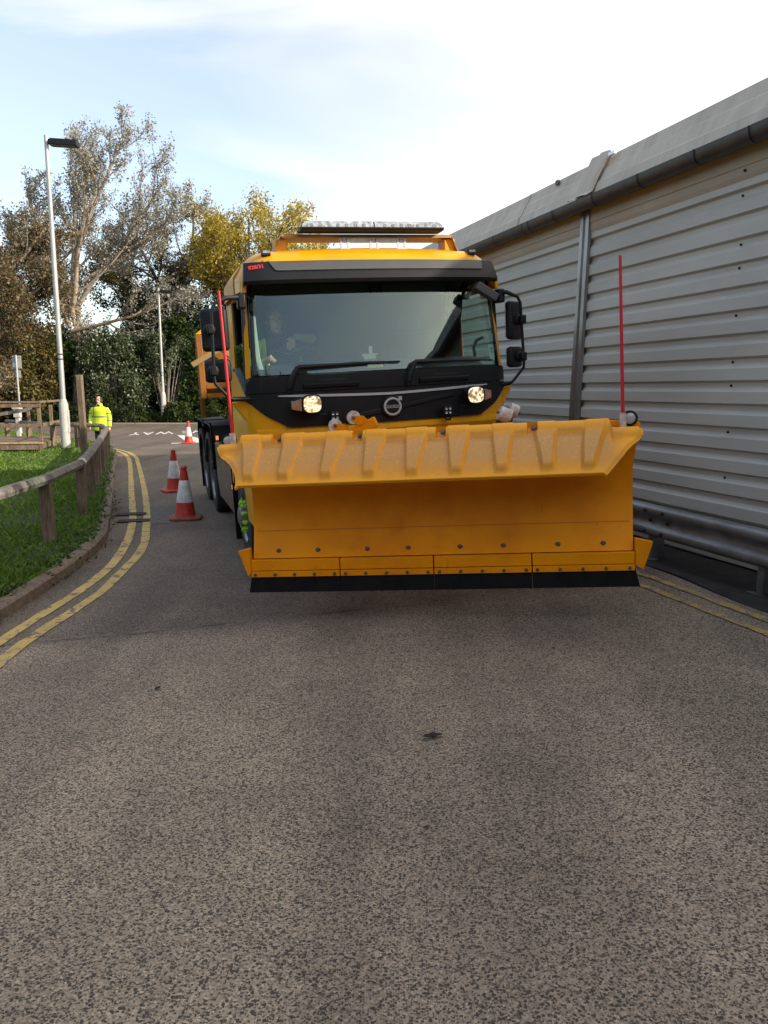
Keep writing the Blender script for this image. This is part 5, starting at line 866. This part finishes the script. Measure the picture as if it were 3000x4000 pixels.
def grow(start, d, ln, r, depth, P, out, tips):
    nseg = 5 if depth < 2 else 4; pts = [np.array(start, float)]; rs = [r]; d = np.array(d, float); d /= np.linalg.norm(d)
    for i in range(nseg):
        d = d + rng.normal(size=3) * P['wob'] * (1 + .3 * depth) + np.array(P['bias']) * (.05 + .05 * depth) + np.array([0, 0, P['up'][min(depth, len(P['up']) - 1)]]); d /= np.linalg.norm(d); pts.append(pts[-1] + d * ln / nseg); rs.append(max(.005, r * (1 - .62 * (i + 1) / nseg)))
    out.append((pts, rs))
    if depth >= P['depth']: tips.append(pts); return
    if depth >= P['depth'] - 1: tips.append(pts[2:])
    nch = P['nch'][min(depth, len(P['nch']) - 1)]
    for c in range(nch):
        f_ = (P['f0'][min(depth, len(P['f0']) - 1)] + (1 - P['f0'][min(depth, len(P['f0']) - 1)]) * (c + rng.uniform(.2, .8)) / nch); q = f_ * nseg; i = min(int(q), nseg - 1); p = pts[i] + (pts[i + 1] - pts[i]) * (q - i)
        dd = pts[i + 1] - pts[i]; dd /= np.linalg.norm(dd); a_ = np.cross(dd, rng.normal(size=3)); a_ /= np.linalg.norm(a_); sp_ = R_(P['ang'][min(depth, len(P['ang']) - 1)] * rng.uniform(.7, 1.25)); nd = dd * math.cos(sp_) + a_ * math.sin(sp_)
        grow(p, nd, ln * P['lr'][min(depth, len(P['lr']) - 1)] * rng.uniform(.7, 1.15) * (1.15 - .45 * f_), max(.006, rs[i] * .55), depth + 1, P, out, tips)
def tree(name, loc, P, label, cat='tree', group=None, seed=1):
    global rng; rng = np.random.default_rng(seed)
    t_ = empty(name, loc=loc); tag(t_, label, cat, group); out = []; tips = []
    for (s_, d, ln, r) in P['stems']: grow(s_, d, ln, r, 0, P, out, tips)
    trunk = [b_ for b_ in out[:] if b_[1][0] >= P.get('split', .03)]; tw = [b_ for b_ in out if b_[1][0] < P.get('split', .03)]
    V, F = tubes(trunk); fastmesh('trunk', V, F, P['bark'], t_, True)
    if tw: V, F = tubes(tw); fastmesh('twigs', V, F, P.get('twig', P['bark']), t_)
    pts = []
    for b_ in tips:
        b_ = np.array(b_); m_ = P['lpt']; i = rng.uniform(0, len(b_) - 1.001, m_); k = i.astype(int); pts.append(b_[k] + (b_[k + 1] - b_[k]) * (i - k)[:, None] + rng.normal(size=(m_, 3)) * P['lsp'])
    if pts: pts = np.concatenate(pts); 
    if 'cut' in P: pts = pts[P['cut'](pts)]
    V, F = leaves(pts, P['ls']); fastmesh('crown', V, F, P['leaf'], t_); return t_
LS = mat('silver_leaves', (0, 0, 0), .6, isl=[(.15, .14, .09), (.29, .275, .215), (.41, .395, .34), (.21, .195, .135), (.54, .52, .47)], trans=.3)
LY = mat('yellow_leaves', (0, 0, 0), .6, isl=[(.17, .15, .03), (.50, .38, .05), (.34, .28, .04), (.64, .46, .05), (.20, .19, .04)], trans=.4)
LG = mat('dark_green_leaves', (0, 0, 0), .7, spec=.15, isl=[(.014, .027, .009), (.036, .062, .014), (.058, .092, .022), (.024, .043, .012)], trans=.2)
LO = mat('ochre_green_leaves', (0, 0, 0), .6, isl=[(.03, .035, .01), (.07, .065, .015), (.13, .10, .02), (.045, .05, .012), (.26, .17, .025)], trans=.3)
LR = mat('russet_leaves', (0, 0, 0), .6, isl=[(.07, .06, .025), (.14, .115, .05), (.09, .09, .035), (.19, .08, .04), (.24, .20, .12), (.10, .09, .04)], trans=.3)
LM = mat('grey_green_leaves', (0, 0, 0), .65, spec=.2, isl=[(.025, .04, .015), (.06, .085, .03), (.10, .13, .06), (.04, .055, .02), (.38, .40, .31)], trans=.2)
BP = mat('pale_bark', (.44, .36, .27), .8, c2=(.20, .155, .11), vs_=6, bump=.3, bs=20); BT = mat('grey_twig', (.26, .22, .185), .8, c2=(.12, .10, .085), vs_=3); BD = mat('dark_bark', (.10, .08, .06), .9, c2=(.04, .03, .022), vs_=5)
# big wind-blown silver poplar
tree('poplar_tree', (-18.3, 46, 0), dict(stems=[((0, 0, 0), (.04, 0, 1), 7.2, .27), ((.15, 0, 6.0), (.22, -.05, 1), 8.2, .16), ((0, 0, 5.4), (-.42, .05, 1), 8.0, .14), ((.1, 0, 6.4), (-.10, .1, 1), 8.8, .13), ((.4, 0, 6.4), (.85, -.1, 1), 8.6, .13), ((.9, 0, 8.0), (1.3, .1, .75), 7.4, .10), ((.2, 0, 5.2), (1.9, -.4, .24), 6.6, .12), ((0, 0, 6.8), (-1.1, -.2, .75), 5.6, .09), ((.5, 0, 9.2), (.45, 0, 1), 7.4, .11), ((.2, 0, 7.2), (1.6, .2, .55), 5.6, .08)], wob=.085, bias=(.45, 0, .1), up=(.03, .09, .08, .05), depth=3, nch=(10, 7, 5), f0=(.30, .12, .1), ang=(40, 36, 36), lr=(.38, .52, .55), lpt=8, lsp=.13, ls=.11, bark=BP, twig=BT, leaf=LS, split=.04), 'tall pale-barked tree with sparse silvery windblown leaves, left of the far lamp', seed=11)
tree('poplar_tree', (-13.9, 52, 0), dict(stems=[((0, 0, 0), (0, 0, 1), 9.5, .26), ((0, 0, 6), (.35, 0, 1), 7.5, .15), ((0, 0, 6.5), (-.4, 0, 1), 7.2, .15), ((0, 0, 8), (.9, 0, 1), 5.0, .10), ((0, 0, 8), (-1.0, 0, .9), 5.0, .10)], wob=.10, bias=(.3, 0, 0), up=(.03, .05, .06, .03), depth=3, nch=(8, 6, 5), f0=(.3, .2, .15), ang=(45, 42, 40), lr=(.44, .5, .5), lpt=9, lsp=.15, ls=.11, bark=BD, twig=BT, leaf=LS, split=.035), 'thinner silvery tree with a dark trunk, left of the yellow tree', seed=5)
tree('maple_tree', (-8.0, 48, 0), dict(stems=[((0, 0, 0), (0, 0, 1), 6.0, .22)] + [((0, 0, 4.2), (math.cos(a_) * q, math.sin(a_) * q, 1), ln_, .10) for a_, q, ln_ in ((0, .75, 6.8), (.9, .5, 7.2), (1.9, .5, 7), (3.1, .45, 6.4), (4.1, .5, 7.2), (5.3, .4, 7.6), (2.5, .12, 7.9), (5.8, 1.1, 5.6), (3.3, .65, 5.2), (0, .3, 7.6), (3.1, .35, 7.5))], wob=.06, bias=(0, 0, .1), up=(.03, .06, .07, .05), depth=3, nch=(10, 6, 4), f0=(.2, .1, .1), ang=(36, 36, 38), lr=(.34, .5, .55), lpt=15, lsp=.24, ls=.13, bark=BD, twig=BD, leaf=LY, split=.03), 'rounded tree with bright yellow autumn leaves behind the lorry cab', seed=3)
tree('willow_tree', (-16.0, 53, 0), dict(stems=[((0, 0, 0), (0, 0, 1), 6, .2)] + [((0, 0, 4), (math.cos(a_) * .5, math.sin(a_) * .5, 1), 6.2, .09) for a_ in (0, 1.1, 2.2, 3.3, 4.4, 5.5)], wob=.07, bias=(0, 0, .1), up=(.04, .06, .06, .05), depth=3, nch=(8, 6, 4), f0=(.2, .1, .1), ang=(38, 36, 36), lr=(.4, .5, .55), lpt=12, lsp=.2, ls=.15, bark=BD, twig=BD, leaf=LO, split=.03), 'olive green tree behind the branches of the tall silvery tree')
tree('hawthorn_tree', (-20.6, 39.5, 0), dict(stems=[((.35, 0, 0), (.12, 0, 1), 4.5, .30), ((-.3, 0, 0), (-.45, 0, 1), 5.0, .22), ((.5, 0, 3.6), (.9, -.2, .8), 5.2, .15), ((.4, 0, 4.0), (.25, 0, 1), 6.8, .16), ((.4, 0, 4), (-.5, 0, 1), 7.0, .16), ((.3, 0, 5), (.75, 0, .42), 4.6, .10), ((.4, 0, 6.5), (.8, 0, .8), 4.0, .09), ((-1.0, 0, 4), (-.3, -.2, 1), 6.5, .14), ((0, 0, 7), (-.1, 0, 1), 4.5, .1)], wob=.12, bias=(.1, 0, 0), up=(.02, .02, .0, -.02), depth=3, nch=(8, 6, 5), f0=(.2, .1, .1), ang=(50, 45, 45), lr=(.44, .5, .5), lpt=20, lsp=.22, ls=.115, bark=BP, twig=BD, leaf=LR, split=.035), 'forked tree with reddish brown leaves and berries at the left edge')
tree('poplar_tree', (-24.0, 50, 0), dict(stems=[((0, 0, 0), (0, 0, 1), 8, .25)] + [((0, 0, 5), (math.cos(a_) * .6, math.sin(a_) * .6, 1), 7.5, .12) for a_ in (0, 1.2, 2.4, 3.6, 4.8)], wob=.1, bias=(.3, 0, 0), up=(.03, .05, .06, .03), depth=3, nch=(8, 6, 4), f0=(.25, .2, .15), ang=(45, 42, 40), lr=(.45, .5, .5), lpt=9, lsp=.18, ls=.14, bark=BD, twig=BT, leaf=LS, split=.035), 'silvery leaved tree showing behind the reddish tree at the far left')
# bushes: clumped leaf masses around a branching frame
def bush(name, loc, rx, ry, h, n, ls, lm, label, z0=0, nst=9, cl=70, core=True, group=None, droop=0):
    t_ = empty(name, loc=loc); tag(t_, label, 'bush', group); br = []
    C = []
    while len(C) < cl:
        p = rng.uniform(-1, 1, 3); q = np.linalg.norm(p)
        if q < 1 and q > .45: C.append(p)
    C = np.array(C); C[:, 2] = (C[:, 2] * .5 + .5); C *= (rx, ry, h); C[:, 2] += z0; C[:, :2] += rng.normal(size=(cl, 2)) * .25
    for i in range(min(nst * 3, cl)):
        e_ = C[i]; s_ = np.array([e_[0] * .15, e_[1] * .15, 0.0]); mid = (s_ + e_) / 2 + rng.normal(size=3) * .3 + (0, 0, .4); ts = np.linspace(0, 1, 6)[:, None]; pts = (1 - ts) ** 2 * s_ + 2 * ts * (1 - ts) * mid + ts ** 2 * e_; br.append((list(pts), list(np.linspace(.05, .008, 6))))
    V, F = tubes(br); fastmesh('stems', V, F, BT if droop else BD, t_)
    k = rng.integers(0, cl, n); sg3 = np.array([rx, ry, h * .55]) * .17; off = rng.normal(size=(n, 3)); off /= (np.linalg.norm(off, axis=1)[:, None] + 1e-6); off *= rng.uniform(.3, 1.0, n)[:, None] ** .5; Pp = C[k] + off * sg3 * 1.5
    if droop: Pp[:, 2] -= rng.exponential(droop, n) * (rng.random(n) < .5)
    Pp = Pp[Pp[:, 2] > .05]; c0 = np.array([0, 0, z0 + h * .4]); o_ = Pp - c0; o_ /= np.linalg.norm(o_, axis=1)[:, None] + 1e-6
    V, F = leaves(Pp, ls, .65, .3, o_); fastmesh('foliage', V, F, lm, t_)
    return t_
GRP = 'dark evergreen bushes along the far side of the road'
bush('evergreen_bush', (-10.3, 47.0, 0), 3.0, 2.2, 7.4, 26000, .17, LG, 'tallest dark evergreen bush, just left of the lorry cab', cl=110, group=GRP)
bush('evergreen_bush', (-6.0, 48.0, 0), 3.0, 2.2, 6.0, 9000, .19, LG, 'dark evergreen bush half hidden behind the lorry', group=GRP)
bush('evergreen_bush', (-13.6, 47.2, 0), 2.6, 2.0, 6.4, 18000, .16, LG, 'dark evergreen bush behind the far lamp', cl=90, group=GRP)
bush('evergreen_bush', (-17.8, 47.5, 0), 3.0, 2.2, 5.8, 20000, .16, LG, 'dark evergreen bush at the foot of the tall silvery tree', cl=90, group=GRP)
bush('laurel_bush', (-20.9, 43.8, 0), 2.7, 1.8, 5.6, 26000, .15, LO, 'olive and yellow bush behind the road sign and near lamp', cl=100, droop=.3)
bush('laurel_bush', (-25.6, 44, 0), 3.0, 2.0, 5.8, 12000, .16, LO, 'olive bush at the extreme left edge', cl=70)
bush('silver_bush', (-15.4, 44.4, 0), 2.3, 1.3, 4.0, 17000, .125, LM, 'grey-green bush with pale leaf undersides above the man', z0=.9, cl=80, droop=.4, nst=14)
bush('silver_bush', (-12.6, 44.9, 0), 1.3, 1.0, 2.2, 4200, .12, LM, 'pale leaved branches hanging around the far lamp column', z0=2.9, cl=34, droop=.4)
# low undergrowth and the wood behind: nobody could count them
def mass(name, n, f, ls, m, label, cat):
    Pp = f(n); V, F = leaves(Pp, ls, .7, .5); o = fastmesh(name, V, F, m); tag(o, label, cat, kind='stuff')
def under(P):
    x = P[:, 0]; P[:, 2] = P[:, 2] ** 1.4 * (.75 + .45 * np.sin(x * 1.1) * np.sin(x * .37 + 1) + .25 * np.sin(x * 3.1) + .12 * np.sin(x * 7.7)) * 1.2 + .05; P[:, 1] += .25 * np.sin(x * 2.3); return P
mass('undergrowth', 30000, lambda n: under(np.stack([rng.uniform(-28, -3, n), 43.1 + rng.exponential(.8, n) , rng.uniform(0, 1, n)], 1)), .14, mat('ivy_leaves', (0, 0, 0), .7, spec=.15, isl=[(.015, .025, .008), (.035, .055, .014), (.06, .085, .02)], trans=.2), 'low ivy and bramble undergrowth along the far edge of the road', 'undergrowth')
def wood_f(n):
    x = rng.uniform(-60, 40, n); top = 5.2 + 1.2 * np.sin(x * .7) + .7 * np.sin(x * 1.9 + 1); return np.stack([x, 58 + rng.uniform(-3, 3, n), rng.uniform(0, 1, n) ** .8 * top], 1)
mass('woodland', 45000, wood_f, .42, LG, 'dense dark woodland closing the view behind the trees', 'woodland')
# grass
def grass(name, n, yr, hmean, m, label):
    y = yr[0] + (yr[1] - yr[0]) * rng.uniform(0, 1, n) ** 1.5; ky = np.array([k.y for k in kq]); kx = np.array([k.x for k in kq]); xe = np.interp(y, ky, kx) - .15; xmin = -.58 * y - 5.5; u_ = rng.uniform(0, 1, n); x = xe + (xmin - xe) * u_; ok = xmin < xe; x, y = x[ok], y[ok]; n = len(x)
    h = hmean * rng.uniform(.5, 1.6, n) * (1 + .5 * np.sin(x * 2.3) * np.sin(y * 1.7)); a_ = rng.uniform(0, 2 * math.pi, n); w_ = .004 + .0012 * y / 3; dx, dy = np.cos(a_) * w_, np.sin(a_) * w_; lx, ly = rng.normal(size=n) * h * .5, rng.normal(size=n) * h * .5; z = np.interp(np.interp(y, ky, kx) - x, (0, .3, 3), (.09, .10, .15))
    V = np.stack([np.stack([x - dx, y - dy, z - .01], 1), np.stack([x + dx, y + dy, z - .01], 1), np.stack([x + lx * .4 + dx * .6, y + ly * .4 + dy * .6, z + h * .65], 1), np.stack([x + lx, y + ly, z + h], 1)], 1).reshape(-1, 3); F = np.arange(n * 4).reshape(-1, 4); o = fastmesh(name, V, F, m); tag(o, label, 'grass', kind='stuff')
GL = mat('grass_blades', (0, 0, 0), .5, isl=[(.06, .12, .016), (.12, .22, .022), (.20, .32, .04), (.09, .15, .02), (.17, .22, .05)], trans=.35)
grass('grass_blades', 230000, (1.5, 34), .06, GL, 'short bright green grass behind the fence')
def weeds(n):
    i = rng.integers(8, 130, n); s = [kq[k] for k in i]; nn = [kn[k] for k in i]; o = rng.exponential(.18, n) + .1; P = np.array([(a_.x + b_.x * q, a_.y + b_.y * q, .12) for a_, b_, q in zip(s, nn, o)]); P += rng.normal(size=P.shape) * (.05, .05, .02); return P
mass('kerb_weeds', 9000, weeds, .045, mat('weed_leaves', (0, 0, 0), .5, isl=[(.03, .06, .015), (.07, .13, .03), (.10, .15, .04)], trans=.3), 'broad-leaved weeds growing along the back of the kerb', 'weeds')
def gutterw(n):
    i = (10 + 60 * rng.random(n) ** 1.3).astype(int); k = np.sin(i * 1.7) + np.sin(i * .61 + 2); i = i[k > -.4]; P = np.array([(kq[k].x - kn[k].x * .015, kq[k].y - kn[k].y * .015, .012) for k in i]); q = np.abs(rng.normal(size=P.shape)) * (.022, .15, .010); q[:, 1] *= np.sign(rng.normal(size=len(q))); return P + q
mass('gutter_litter', 1500, gutterw, .022, mat('gutter_leaves', (0, 0, 0), .8, isl=[(.06, .045, .03), (.05, .06, .025), (.11, .075, .04)]), 'small weeds and dead leaves gathered in the gutter', 'leaf litter')

# unseen trees added to dim the low sky light; the windscreen mirrors them
def ring(n):
    k = rng.random(n) < .45; a_ = rng.uniform(0, 1, n); x = np.where(k, -46 + rng.normal(size=n) * 2, -50 + a_ * 75); y = np.where(k, -22 + a_ * 60, -24 + rng.normal(size=n) * 2); q = np.where(k, y, x); return np.stack([x, y, rng.uniform(0, 1, n) ** .8 * (9.5 + 2.5 * np.sin(q * .4) + 1.5 * np.sin(q * 1.3))], 1)
mass('unseen_tree_belt', 26000, ring, 1.0, LG, 'unseen belt of trees added to darken the light from the horizon', 'woodland')
